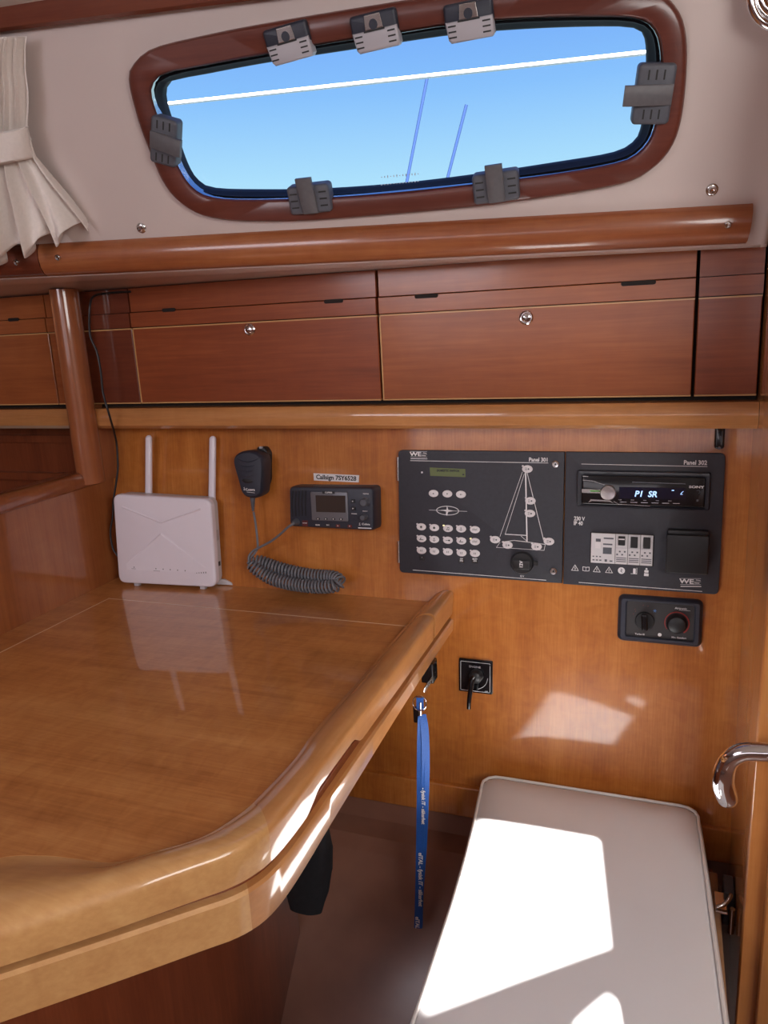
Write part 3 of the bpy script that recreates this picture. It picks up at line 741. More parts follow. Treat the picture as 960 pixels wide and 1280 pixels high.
# router supply cable along the bulkhead
pp = [yp(163, 364.5, YL - .004), yp(135, 366.5, YL - .006), yp(118, 370, -.045)] + [yp(x, y, -.062) for x, y in ((112.5, 382), (112.5, 418), (121, 440), (126, 465), (129, 492), (137, 520))] + [CAM + (WALL.P(*WALL.at(x, y, .0), 0) - CAM) * .965 for x, y in ((145, 550), (147, 572), (147, 590), (142, 625), (141, 645), (138, 665), (141, 685), (147, 695))]
bm = B(); tube(bm, crom(pp, 8), .0019, 8); tag(link('cable', bm, BLK, smooth=True), 'thin black cable running down beside the post behind the router', 'cable')

# ================================================================== VHF RADIO, MICROPHONE, CALLSIGN
zf = .036
q = [WALL.at(*p, zf) for p in ((361, 608.5), (466, 609.5), (467, 663.5), (362, 658))]
cv = sum(q, V((0, 0))) / 4
vh = thing('vhf_radio', 'charcoal marine VHF radio with grey-framed screen mounted on the wooden wall', 'radio', WALL.mat(cv.x, cv.y))
lp = [p - cv for p in q]
body = rquad(lp, .008, 5)
bm = B()
bp = [V((p.x * 1.01, p.y * 1.02)) for p in body]
loft(bm, [Z(bp, 0), Z(bp, .020), Z(inset_poly(ccw(body), .0), zf - .004), Z(inset_poly(ccw(body), .0015), zf - .001), Z(inset_poly(ccw(body), .004), zf)], True, True, True)
link('housing', bm, NAVY, vh, True)
# crop (380,600) at 10.667x
def VQ(x, y, z=zf): return WALL.at(380 + x / 10.667, 600 + y / 10.667, z) - cv
def quadpx(f, *pts): return [f(*p) for p in pts]
bm = B(); prism(bm, rquad(quadpx(VQ, (88, 155), (583, 160), (597, 552), (110, 535)), .003), zf - .001, zf + .0022, .0012); sb = link('screen_bezel', bm, BEZEL, vh, True)
bm = B(); prism(bm, quadpx(lambda x, y: VQ(x, y, zf + .002), (155, 203), (552, 208), (556, 435), (165, 425)), zf + .002, zf + .0026); link('screen', bm, LCDD, vh)
for k in range(4):
    p = VQ(190 + k * 102, 517 + k * 1.5, zf + .002); bm = B(); prism(bm, rrect(p.x, p.y, .0062, .0034, .0012), zf + .002, zf + .0032, .0006); sk_ = link('soft_key', bm, BLK, vh)
    bm = B(); prism(bm, ell(p.x, p.y, .0012, .001, 8), zf + .0032, zf + .0034); link('key_mark', bm, WHITE, sk_)
bm = B(); prism(bm, quadpx(lambda x, y: VQ(x, y, zf + .002), (245, 150), (410, 153), (412, 185), (248, 183)), zf + .0022, zf + .0026); link('badge', bm, BLK, vh)
text('lettering', 'CLIPPER', vh, VQ(328, 168, zf + .0026), .0024, zf + .0027, WHITE, 'CENTER', wide=1.15)
for x, y in ((658, 283), (662, 378)):
    p = VQ(x, y); bm = B(); prism(bm, rrect(p.x, p.y, .0070, .0062, .001), zf - .001, zf + .002, .0006); link('channel_key', bm, BLK, vh)
    bm = B(); dn = 1 if y < 300 else -1; prism(bm, [(p.x - .0014, p.y + .0012 * dn), (p.x + .0014, p.y), (p.x - .0014, p.y - .0012 * dn)], zf + .002, zf + .0023); link('key_mark', bm, WHITE, vh)
for x, y, r in ((800, 300, .0066), (790, 500, .0050)):
    p = VQ(x, y, zf + .008); bm = B(); lathe(bm, [(r * 1.15, 0), (r, .002), (r * .93, .011), (r * .80, .0125), (.0004, .0125)], 24); k = link('knob', bm, GREYP, vh, True); k.location = (p.x, p.y, zf)
text('lettering', 'VOL/PWR', vh, VQ(825, 185), .0017, zf + .0002, WHITE, 'CENTER'); text('lettering', 'SQUELCH', vh, VQ(815, 415), .0014, zf + .0002, WHITE, 'CENTER'); text('lettering', 'CHANNEL', vh, VQ(670, 450), .0016, zf + .0002, WHITE, 'CENTER')
text('brand_mark', 'Cobra', vh, VQ(825, 590), .0034, zf + .0002, WHITE, 'CENTER', wide=1.2)
p = VQ(742, 588); bm = B(); stroke(bm, crom([(p.x + .001, p.y + .002, 0), (p.x - .0008, p.y + .0012, 0), (p.x + .0008, p.y - .0004, 0), (p.x - .0012, p.y - .0016, 0), (p.x + .0014, p.y - .0018, 0)], 4), .0006, zf, zf + .0003)
a = VQ(728, 638); b = VQ(895, 645); stroke(bm, [a, b], .0016, zf, zf + .0003); link('logo', bm, WHITE, vh)
for x, y, mt, s in ((188, 598, BLK, 'SCAN'), (323, 600, BLK, 'WX'), (455, 610, REDP, '16'), (612, 615, REDP, '9')):
    p = VQ(x, y); bm = B(); prism(bm, rrect(p.x, p.y, .0075, .0046, .0008), zf - .001, zf + .0014, .0005); k = link('mode_key', bm, BLK if mt is BLK else pmat('dark_red_key', (.14, .02, .015), .5), vh)
    text('lettering', s, vh, (p.x, p.y), .0022, zf + .0015, WHITE, 'CENTER')
p = WALL.at(381.5, 654, zf) - cv; bm = B(); prism(bm, rrect(p.x, p.y, .0105, .0100, .001), zf - .001, zf + .0015, .0006); link('distress_cover', bm, pmat('distress_red', (.10, .012, .014), .4), vh)
text('lettering', 'DISTRESS', vh, (p.x, p.y + .0005), .0015, zf + .0016, WHITE, 'CENTER')
bm = B()
for k in range(5):
    x = 365.5 + k * 4.1; a = WALL.at(x + .6, 613.5, zf) - cv; b = WALL.at(x + .4, 645 - k * .2, zf) - cv
    m_ = (a + b) / 2 + V((-.0012, 0)); stroke(bm, crom([(a.x, a.y, 0), (m_.x, m_.y, 0), (b.x, b.y, 0)], 5), .0022, zf, zf + .0007)
link('speaker_grille', bm, BLK, vh)
p = WALL.at(369, 653, zf + .006) - cv; bm = B(); lathe(bm, [(.0062, 0), (.0058, .006), (.0042, .012), (.0030, .016), (.0004, .016)], 20); k = link('cord_socket', bm, GREYP, vh, True); k.location = (p.x, p.y, zf - .002)

# microphone
zm_ = .046
OUTM = [(291, 578), (292.5, 570), (299, 565), (309, 563.3), (319, 565), (325.5, 570), (328, 578), (328, 592), (327, 606), (326, 617), (321, 622), (313, 623.2), (306, 621), (301, 615), (298, 604), (294.5, 592)]
q = [WALL.at(*p, zm_) for p in OUTM]; cm = sum(q, V((0, 0))) / len(q)
mc = thing('microphone', 'dark fist microphone with ribbed top hanging on the wall left of the radio', 'microphone', WALL.mat(cm.x, cm.y))
fr = polar(crom(ccw([p - cm for p in q]), 5, True), 64, V((0, 0)))
def sc_(pts, s, dx=0, dy=0): return [V((p.x * s + dx, p.y * s + dy)) for p in pts]
bm = B()
loft(bm, [Z(sc_(fr, .90, 0, .002), .010), Z(sc_(fr, .98, 0, .001), .014), Z(sc_(fr, 1.0), .026), Z(sc_(fr, 1.0), zm_ - .008), Z(sc_(fr, .97), zm_ - .003), Z(sc_(fr, .90), zm_), Z(sc_(fr, .6), zm_ + .0012), Z(sc_(fr, .2), zm_ + .0018)], True, True, True)
mb = link('mic_body', bm, NAVY, mc, True)
bm = B()
for k, yv in enumerate((574, 580, 586, 592.5)):
    pts = []
    for j in range(13):
        t = j / 12; x = 310 + (t - .5) * (30 - 1.5 * k); y = yv + 5 * math.cos((t - .5) * math.pi) - 1.5
        a = WALL.at(x, y, zm_) - cm; pts.append(V((a.x, a.y, zm_ - .0018 + .0032 * math.cos((t - .5) * math.pi * .9))))
    tube(bm, pts, .0012, 8)
link('grille_rib', bm, NAVY, mb, True)
bm = B()
a = WALL.at(310, 601, zm_) - cm; prism(bm, ell(a.x, a.y, .011, .0042, 20), zm_ - .001, zm_ + .0020, .001); link('speaker_slot', bm, BLK, mb, True)
text('brand_mark', 'Cobra', mc, WALL.at(313.2, 612, zm_) - cm, .0044, zm_ + .0008, WHITE, 'CENTER', wide=1.15)
a = WALL.at(305.8, 611, zm_) - cm; bm = B(); stroke(bm, crom([(a.x + .001, a.y + .003, 0), (a.x - .001, a.y + .0018, 0), (a.x + .001, a.y, 0), (a.x - .0014, a.y - .0016, 0), (a.x + .0018, a.y - .002, 0)], 4), .0007, zm_, zm_ + .0011)
b = WALL.at(309, 615, zm_) - cm; c = WALL.at(318.5, 616, zm_) - cm; stroke(bm, [b, c], .0006, zm_, zm_ + .001); link('logo', bm, WHITE, mc)
# hanger bracket behind
q2 = [WALL.at(*p, .012) - cm for p in ((322, 558), (331, 558), (336, 565), (336, 600), (331, 614), (322, 614))]
bm = B(); prism(bm, rquad(q2, .005), 0, .016, .003); hb = link('hanger_plate', bm, BLK, mc, True)
a = WALL.at(325, 559.5, .02) - cm; bm = B(); prism(bm, rrect(a.x, a.y, .006, .004, .001), .014, .019, .001); link('hook_tip', bm, GREYL, hb)
bm = B(); a = WALL.at(315, 622.5, .032) - cm; loops = []
lathe(bm, [(.0050, 0), (.0048, .006)] + [v for k in range(6) for v in ((.0046 - k * .0003, .007 + k * .0030), (.0038 - k * .0003, .0090 + k * .0030))] + [(.0024, .027)], 16)
for v in bm.verts: v.co = V((v.co.x + a.x, a.y - v.co.z + .003, v.co.y + .030))
link('strain_relief', bm, GREYP, mc, True)

# curly cord (one thing): lead, coil doubled back on the table, lead to the radio
def WP(x, y, z): q_ = WALL.at(x, y, z); return WALL.P(q_.x, q_.y, z)
def TP(x, y, Y): return yp(x, y, Y)
cord = thing('curly_cord', 'grey coiled microphone cord resting on the chart table under the radio', 'cord', I4)
bm = B()
tube(bm, crom([WP(317, 640, .028), WP(319.5, 655, .026), WP(321.5, 672, .028), WP(322, 684, .032), WP(318, 692, .034), WP(313.5, 697, .034), WP(312, 703, .032)], 8), .0021, 10)
link('cord_lead', bm, CORDM, cord, True)
bm = B()
tube(bm, crom([WP(368, 654, .050), WP(360, 659, .052), WP(350, 668, .046), WP(338, 677, .038), WP(325, 684, .036), WP(316, 689, .036), WP(311, 696, .038), WP(312, 704, .038), WP(318, 703, .034)], 8), .0021, 10)
link('cord_lead', bm, CORDM, cord, True)
cpath = [WP(316, 700, .028), WP(328, 703, .024), WP(345, 709, .022), WP(365, 714.5, .020), WP(388, 719, .020), WP(406, 720.5, .022), WP(418, 722, .026), WP(424.5, 727, .034), WP(419, 732, .040), WP(404, 733.5, .040), WP(384, 732.5, .038), WP(362, 729.5, .036), WP(342, 724, .036), WP(327, 716, .038), WP(317, 708, .040), WP(312, 702, .040)]
for p in cpath: p.z = max(p.z, ZT + .0130)
cp = resample(crom(cpath, 12), 1100)
hel = []; prev = None; turns = 56
for i, p in enumerate(cp):
    t = (cp[min(i + 1, len(cp) - 1)] - cp[max(0, i - 1)]).normalized()
    a = t.orthogonal().normalized() if prev is None else (prev - t * prev.dot(t)).normalized()
    prev = a; b = t.cross(a); th = 2 * math.pi * turns * i / (len(cp) - 1)
    rr = .0102 * min(1, .35 + i / 40, .35 + (len(cp) - 1 - i) / 40)
    hel.append(p + (a * math.cos(th) + b * math.sin(th)) * rr)
bm = B(); tube(bm, hel, .0022, 7); link('coil', bm, CORDM, cord, True)

q = [WALL.at(*p, 0) for p in ((392, 591.5), (449, 594), (448.5, 603), (392.5, 600.5))]; c = sum(q, V((0, 0))) / 4
lb = thing('label_strip', 'white label strip reading Callsign 7SY6528 above the radio', 'label', WALL.mat(c.x, c.y))
bm = B(); prism(bm, [p - c for p in q], 0, .0006); link('tape', bm, PAPER, lb)
text('lettering', 'Callsign 7SY6528', lb, (0, -.0002), .0078, .0006, INK, 'CENTER', wide=1.02, rot=math.atan2((q[1] - q[0]).y, (q[1] - q[0]).x))

# ================================================================== PANEL 301 (12 V switch panel)
zp = .008
def C5(x, y, z=zp): return WALL.at(480 + x / 4, 540 + y / 4, z)
q = [C5(*p) for p in ((66, 88), (903, 101), (893, 759), (78, 700))]
xl_ = (q[0].x + q[3].x) / 2; xr_ = (q[1].x + q[2].x) / 2; yt_ = (q[0].y + q[1].y) / 2; yb_ = (q[2].y + q[3].y) / 2
c1 = V(((xl_ + xr_) / 2, (yt_ + yb_) / 2)); w1, h1_ = xr_ - xl_, yt_ - yb_
p1 = thing('switch_panel', 'charcoal electrical panel marked Panel 301 with sailing yacht diagram and white oval buttons', 'panel', WALL.mat(c1.x, c1.y), 'electrical panels')
def A1(x, y, z=zp): return C5(x, y, z) - c1
out = [V(p) for p in rrect(0, 0, w1 - .0016, h1_, .007)]
out = [V((w1 / 2 - .0008, p.y)) if p.x > w1 / 2 - .008 else p for p in out]
bm = B(); prism(bm, out, .0, zp, .0010); link('panel_plate', bm, PANEL, p1, True)
for ya, yb in ((125, 243), (545, 652)):
    a = A1(60, ya, .004); b = A1(68, yb, .004); xx = -w1 / 2
    bm = B(); tube(bm, [(xx - .0008, a.y, .004), (xx - .0008, b.y, .004)], .0030, 10); link('hinge', bm, STEEL, p1, True)
for a, b in ((A1(132, 143), A1(820, 155)), (A1(145, 690), A1(810, 741))):
    bm = B(); stroke(bm, [a, b], .0008, zp, zp + .0002); link('border_line', bm, WHITE, p1)
text('lettering', 'Panel 301', p1, A1(822, 140), .0064, zp, WHITE, 'RIGHT', wide=.88)
def we_logo(par, f, z):
    bm = B()
    for y0 in (97, 111, 124): stroke(bm, [f(133, y0), f(215, y0 + 1)], .0004, z, z + .0002)
    stroke(bm, [f(135, 133), f(215, 134)], .0012, z, z + .0002)
    stroke(bm, [f(196, 104), f(212, 106)], .0009, z, z + .0003); stroke(bm, [f(190, 118), f(208, 119)], .0009, z, z + .0003)
    link('logo', bm, WHITE, par)
    a_ = f(158, 111); h_ = abs((f(158, 97) - f(158, 123)).y); text('logo_letters', 'WE', par, a_, h_ * .8, z, WHITE, 'CENTER', wide=1.35)
we_logo(p1, A1, zp)
bm = B(); p = A1(190, 202); prism(bm, ell(p.x, p.y, .0016, .0016, 12), zp, zp + .0008); link('status_light', bm, BTN, p1)
bm = B(); prism(bm, [A1(*v) for v in ((229, 177), (407, 185), (408, 226), (231, 219))], zp - .001, zp + .0003); lc = link('display', bm, LCDG, p1)
text('display_text', 'DOMESTIC SWITCH', lc, A1(320, 194), .0036, zp + .0003, INK, 'CENTER', wide=.85)
p = A1(397, 213); bm = B(); prism(bm, rrect(p.x, p.y, .003, .0022, .0003), zp + .0003, zp + .0005); link('display_cursor', bm, INK, lc)
def oval(par, p, kind, led=True, lit=False, a=.0083, b=.0060):
    bm = B(); prism(bm, ell(p.x, p.y, a, b, 28), zp - .001, zp + .0016, .0009); k = link('button', bm, BTN, par, True)
    bm = B(); z = zp + .0016
    if kind == 'up': prism(bm, [(p.x - .0015, p.y - .001), (p.x + .0015, p.y - .001), (p.x, p.y + .0014)], z, z + .0002)
    elif kind == 'down': prism(bm, [(p.x - .0015, p.y + .001), (p.x + .0015, p.y + .001), (p.x, p.y - .0014)], z, z + .0002)
    elif kind == 'left': prism(bm, [(p.x + .0002, p.y + .0013), (p.x + .0002, p.y - .0013), (p.x - .0017, p.y)], z, z + .0002); stroke(bm, [(p.x + .0014, p.y + .001), (p.x + .0014, p.y - .001)], .0006, z, z + .0002)
    elif kind == 'sun':
        prism(bm, ell(p.x, p.y, .0016, .0016, 12), z, z + .0002)
        for q_ in range(4): d = V((math.cos(q_ * math.pi / 4), math.sin(q_ * math.pi / 4))) * .0026; stroke(bm, [p - d, p + d], .0004, z, z + .0002)
    elif kind == 'drop': prism(bm, ell(p.x, p.y - .0003, .0021, .0018, 12), z, z + .0002); prism(bm, [(p.x - .001, p.y + .001), (p.x + .001, p.y + .001), (p.x, p.y + .0028)], z, z + .0002)
    elif kind == 'note':
        for sx_ in (-1, 1): prism(bm, ell(p.x + sx_ * .0014, p.y - .0018, .0010, .0008, 10), z, z + .0002); stroke(bm, [(p.x + sx_ * .0014 + .0008, p.y - .0018), (p.x + sx_ * .0014 + .0008, p.y + .0018)], .0005, z, z + .0002)
        stroke(bm, [(p.x - .0006, p.y + .0018), (p.x + .0022, p.y + .0018)], .0008, z, z + .0002)
    elif kind == 'anchor':
        stroke(bm, [(p.x, p.y + .0028), (p.x, p.y - .0026)], .0006, z, z + .0002); stroke(bm, [(p.x - .0014, p.y + .0014), (p.x + .0014, p.y + .0014)], .0005, z, z + .0002)
        stroke(bm, [(p.x - .0024, p.y - .001), (p.x, p.y - .0027), (p.x + .0024, p.y - .001)], .0006, z, z + .0002)
    elif kind == 'wave':
        for dy in (.0008, -.0012): stroke(bm, [(p.x - .004, p.y + dy), (p.x - .001, p.y + dy + .001), (p.x + .001, p.y + dy), (p.x + .004, p.y + dy + .001)], .0006, z, z + .0002)
    elif kind == 'boat': prism(bm, [(p.x - .0004, p.y - .0005), (p.x - .0004, p.y + .0028), (p.x - .0026, p.y - .0005)], z, z + .0002); stroke(bm, [(p.x - .003, p.y - .0016), (p.x + .003, p.y - .0016)], .0011, z, z + .0002)
    elif kind == 'plug': stroke(bm, [(p.x - .0035, p.y), (p.x + .0018, p.y)], .0007, z, z + .0002); prism(bm, rrect(p.x + .0024, p.y, .003, .0024, .0005), z, z + .0002)
    elif kind == 'lines':
        for dy in (.0017, 0, -.0017): stroke(bm, [(p.x - .0032, p.y + dy), (p.x - .0005, p.y + dy)], .0006, z, z + .0002)
        prism(bm, ell(p.x + .002, p.y, .0014, .0014, 10), z, z + .0002)
    else: stroke(bm, [(p.x - .0016, p.y - .0012), (p.x - .0016, p.y + .0012)], .0007, z, z + .0002); stroke(bm, [(p.x + .0002, p.y + .0012), (p.x + .0018, p.y + .0012), (p.x + .0002, p.y - .0012), (p.x + .0018, p.y - .0012)], .0005, z, z + .0002)
    link('icon', bm, GREYP if kind == 'lines' else INK, k)
    if led:
        bm = B(); prism(bm, ell(p.x - .0072, p.y + .0046, .0017, .0014, 10), zp, zp + .0009); link('button_light', bm, AMBER if lit else BTN, k)
for x, y, kd in ((248, 307, 'up'), (317, 309, 'down'), (385, 312, 'left')): oval(p1, A1(x, y), kd, False)
rows = [((187, 474, 'sun'), (252, 478, 'drop'), (320, 482, 'note'), (386, 484, 'anchor'), (455, 488, 'wave')), ((188, 533, 'boat'), (252, 537, 'anchor'), (320, 541, 'plug'), (387, 544, 'boat'), (455, 548, 'wave')), ((188, 592, 'n'), (252, 596, 'n'), (320, 599, 'n'), (388, 604, 'n'), (455, 607, 'n'))]
for r in rows:
    for x, y, kd in r: oval(p1, A1(x, y), kd, True, (x, y) in ((320, 482), (455, 548)))
for x, y in ((717, 185), (732, 344), (730, 407), (556, 538), (618, 565), (763, 573), (825, 547)): oval(p1, A1(x, y), 'lines')
for x, y, s in ((190, 629, '*'), (387, 643, '12V\nSYS'), (455, 644, 'BATT\nON')):
    p = A1(x, y); bm = B(); prism(bm, rrect(p.x, p.y, .0098, .0080, .0008), zp, zp + .0004); k = link('sticker', bm, BLKG, p1)
    text('lettering', s, k, (p.x, p.y + (.0013 if '\n' in s else 0)), .0024, zp + .0004, WHITE, 'CENTER')
c = A1(318, 393); bm = B()
e_ = ell(c.x, c.y, .0188, .0072, 40); stroke(bm, e_ + e_[:1], .0011, zp, zp + .0003)
a = A1(226, 390); b = A1(415, 397); stroke(bm, [a, b], .0006, zp, zp + .0003)
prism(bm, [(c.x - .012, c.y + .0006), (c.x, c.y + .0016), (c.x + .012, c.y), (c.x, c.y - .0022)], zp, zp + .0003)
prism(bm, [(c.x - .0030, c.y - .007), (c.x - .001, c.y + .0085), (c.x + .0016, c.y), (c.x - .001, c.y - .0088)], zp, zp + .0004)
link('emblem', bm, WHITE, p1)
bm = B()
stroke(bm, [A1(708, 200), A1(715, 545)], .0020, zp, zp + .0003); stroke(bm, [A1(692, 200), A1(580, 522)], .0006, zp, zp + .0003); stroke(bm, [A1(702, 208), A1(606, 511)], .0006, zp, zp + .0003)
stroke(bm, [A1(716, 205), A1(798, 540)], .0009, zp, zp + .0003); stroke(bm, [A1(606, 511), A1(713, 517)], .0012, zp, zp + .0003); stroke(bm, [A1(685, 520), A1(714, 545)], .0006, zp, zp + .0003)
stroke(bm, [A1(590, 550), A1(650, 542), A1(720, 550), A1(806, 562)], .0009, zp, zp + .0003); stroke(bm, [A1(580, 552), A1(562, 577), A1(640, 581), A1(800, 592), A1(806, 564)], .0006, zp, zp + .0003)
link('yacht_diagram', bm, WHITE, p1)
c = A1(690, 655, zp + .006); bm = B(); lathe(bm, [(.0182, 0), (.0182, .006), (.0165, .009), (.0004, .0092)], 36); k = link('socket_cap', bm, BLK, p1, True); k.location = (c.x, c.y, zp)
bm = B(); box(bm, -.0135, .0135, -.0095, .0055, .009, .0125, .0015); link('cap_grip', bm, BLK, k, True)
text('lettering', '12V', k, (.0, -.001), .0052, .0125, WHITE, 'CENTER', rot=math.pi / 2)
bm = B(); box(bm, .016, .0245, -.0035, .0035, .001, .006, .001); link('cap_hinge', bm, BLK, k)
text('lettering', '12 V', p1, A1(690, 721), .0026, zp, WHITE, 'CENTER')
for x, y in ((857, 161), (847, 696)):
    c = A1(x, y); bm = B(); lathe(bm, [(.0056, 0), (.0056, .0014), (.0046, .0024), (.0034, .0022), (.0030, .0012), (.0004, .0012)], 22); k = link('thumb_screw', bm, STEEL, p1, True); k.location = (c.x, c.y, zp)
    bm = B(); prism(bm, ell(0, 0, .0016, .0016, 10), .0011, .0015); link('screw_recess', bm, INK, k)

# ================================================================== PANEL 302 (stereo and mains breakers)
def C6(x, y, z=zp): return WALL.at(700 + x / 4, 540 + y / 4, z)
q = [C6(*p) for p in ((27, 98), (832, 107), (790, 812), (18, 762))]
xl_ = (q[0].x + q[3].x) / 2; xr_ = (q[1].x + q[2].x) / 2; yt_ = (q[0].y + q[1].y) / 2; yb_ = (q[2].y + q[3].y) / 2
c2 = V(((xl_ + xr_) / 2, (yt_ + yb_) / 2)); w2, h2_ = xr_ - xl_, yt_ - yb_
p2 = thing('switch_panel', 'charcoal electrical panel marked Panel 302 holding the car stereo and mains breakers', 'panel', WALL.mat(c2.x, c2.y), 'electrical panels')
def A2(x, y, z=zp): return C6(x, y, z) - c2
out = [V((-w2 / 2, p.y)) if p.x < -w2 / 2 + .008 else p for p in rrect(0, 0, w2, h2_, .007)]
bm = B(); prism(bm, out, 0, zp, .001); link('panel_plate', bm, PANEL, p2, True)
for a, b in ((A2(108, 160), A2(735, 173)), (A2(95, 752), A2(710, 797))):
    bm = B(); stroke(bm, [a, b], .0008, zp, zp + .0002); link('border_line', bm, WHITE, p2)
text('lettering', 'Panel 302', p2, A2(736, 155), .0066, zp, WHITE, 'RIGHT', wide=.9)
text('lettering', '230 V', p2, A2(70, 433), .0062, zp, WHITE, 'LEFT', wide=.8); text('lettering', 'IP 40', p2, A2(68, 456), .0062, zp, WHITE, 'LEFT', wide=.8)
def we2(x, y): return A2(602 + (x - 133) * 1.25, 732 + (y - 97) * 1.1)
we_logo(p2, we2, zp)
# stereo surround
bq = [A2(*p, zp + .006) for p in ((84, 183), (756, 208), (750, 396), (80, 376))]; fq = [A2(*p, zp + .006) for p in ((106, 210), (730, 230), (726, 382), (108, 362))]
def rect_of(q):
    return ((q[0].x + q[3].x) / 2, (q[1].x + q[2].x) / 2, (q[2].y + q[3].y) / 2, (q[0].y + q[1].y) / 2)
bx0, bx1, by0, by1 = rect_of(bq); fx0, fx1, fy0, fy1 = rect_of(fq)
ro = rrect((bx0 + bx1) / 2, (by0 + by1) / 2, bx1 - bx0, by1 - by0, .004, 6); ri = rrect((fx0 + fx1) / 2, (fy0 + fy1) / 2, fx1 - fx0, fy1 - fy0, .003, 6)
bm = B(); loft(bm, [Z(ro, zp - .001), Z(inset_poly(ro, .0008), zp + .005), Z(inset_poly(ro, .002), zp + .0065), Z(ri, zp + .003), Z(ri, zp - .001)]); link('stereo_surround', bm, PANEL, p2, True)
# stereo itself
rc = V(((fx0 + fx1) / 2, (fy0 + fy1) / 2)); zs = .006
stt = thing('car_stereo', 'black car stereo with round silver knob and lit display in Panel 302', 'stereo', WALL.mat(c2.x + rc.x, c2.y + rc.y, zp))
def A3(x, y): # crop (720,585) at 5.647
    return WALL.at(720 + x / 5.647, 585 + y / 5.647, zp + zs) - c2 - rc
fw_, fh_ = fx1 - fx0 - .0016, fy1 - fy0 - .0016
bm = B(); prism(bm, rrect(0, 0, fw_, fh_, .003), .0004, zs, .0015); fp = link('faceplate', bm, BLKG, stt, True)
bm = B(); prism(bm, [A3(*p) for p in ((40, 147), (185, 152), (185, 180), (40, 175))], zs, zs + .0012, .0003); link('trim_bar', bm, STEEL, fp)
bm = B(); prism(bm, [A3(*p) for p in ((100, 155), (172, 157), (172, 168), (100, 166))], zs + .0012, zs + .0014); link('green_mark', bm, GREENP, fp)
bm = B(); prism(bm, [A3(*p) for p in ((85, 245), (105, 220), (240, 228), (268, 252), (240, 238), (110, 232))], zs, zs + .001); link('silver_wedge', bm, STEEL, fp)
for L_, w_ in ((((268, 236), (300, 255), (520, 268)), .0008), (((50, 85), (120, 92), (200, 118)), .0007), (((50, 58), (85, 60)), .001)):
    bm = B(); stroke(bm, [A3(*q_) for q_ in L_], w_, zs, zs + .0004); link('silver_line', bm, STEEL, fp)
bm = B(); stroke(bm, [A3(400, 100), A3(770, 112)], .0012, zs, zs + .0003); link('disc_slot', bm, GREYP, fp)
c = A3(228, 172); bm = B(); lathe(bm, [(.0118, 0), (.0116, .006), (.0106, .0078), (.0100, .0076), (.0004, .0072)], 32); k = link('volume_knob', bm, pmat('brushed_grey_metal', (.42, .38, .38), .38, metal=.8), stt, True, label='round silver volume knob'); k.location = (c.x, c.y, zs)
bm = B(); prism(bm, [A3(*p) for p in ((305, 133), (775, 142), (775, 222), (305, 215))], zs, zs + .0003); ds = link('display', bm, DISP, stt)
text('display_text', 'P1  SR', ds, A3(412, 183), .0088, zs + .0003, GLOW, 'LEFT', wide=1.0, shear=.18)
bm = B(); stroke(bm, [A3(738, 185), A3(748, 172), A3(757, 166)], .0007, zs + .0003, zs + .0005); stroke(bm, [A3(740, 186), A3(752, 186)], .0007, zs + .0003, zs + .0005); stroke(bm, [A3(678, 158), A3(690, 158)], .0012, zs + .0003, zs + .0005); link('display_icon', bm, GLOW, ds)
text('brand_mark', 'SONY', stt, A3(850, 135), .0036, zs, WHITE, 'CENTER', wide=1.55)
bm = B()
for k in range(6):
    bm = B(); a = A3(310 + k * 75, 240 + k * 2); b = A3(355 + k * 75, 241 + k * 2); stroke(bm, [a, b], .0009, zs, zs + .0004); link('preset_key', bm, GREYL, stt)
    if k < 5: bm = B(); a = A3(300 + k * 88, 224 + k * 2); stroke(bm, [a, a + V((.004, 0))], .0006, zs, zs + .0003); link('key_legend', bm, GREYL, stt)
bm = B(); stroke(bm, crom([(*A3(852, 160), 0), (*A3(868, 158), 0), (*A3(876, 170), 0), (*A3(866, 180), 0)], 4), .0005, zs, zs + .0003); p = A3(858, 229); prism(bm, rrect(p.x, p.y, .0026, .0026, .0004), zs, zs + .0005); link('key_mark', bm, GREYP, stt)
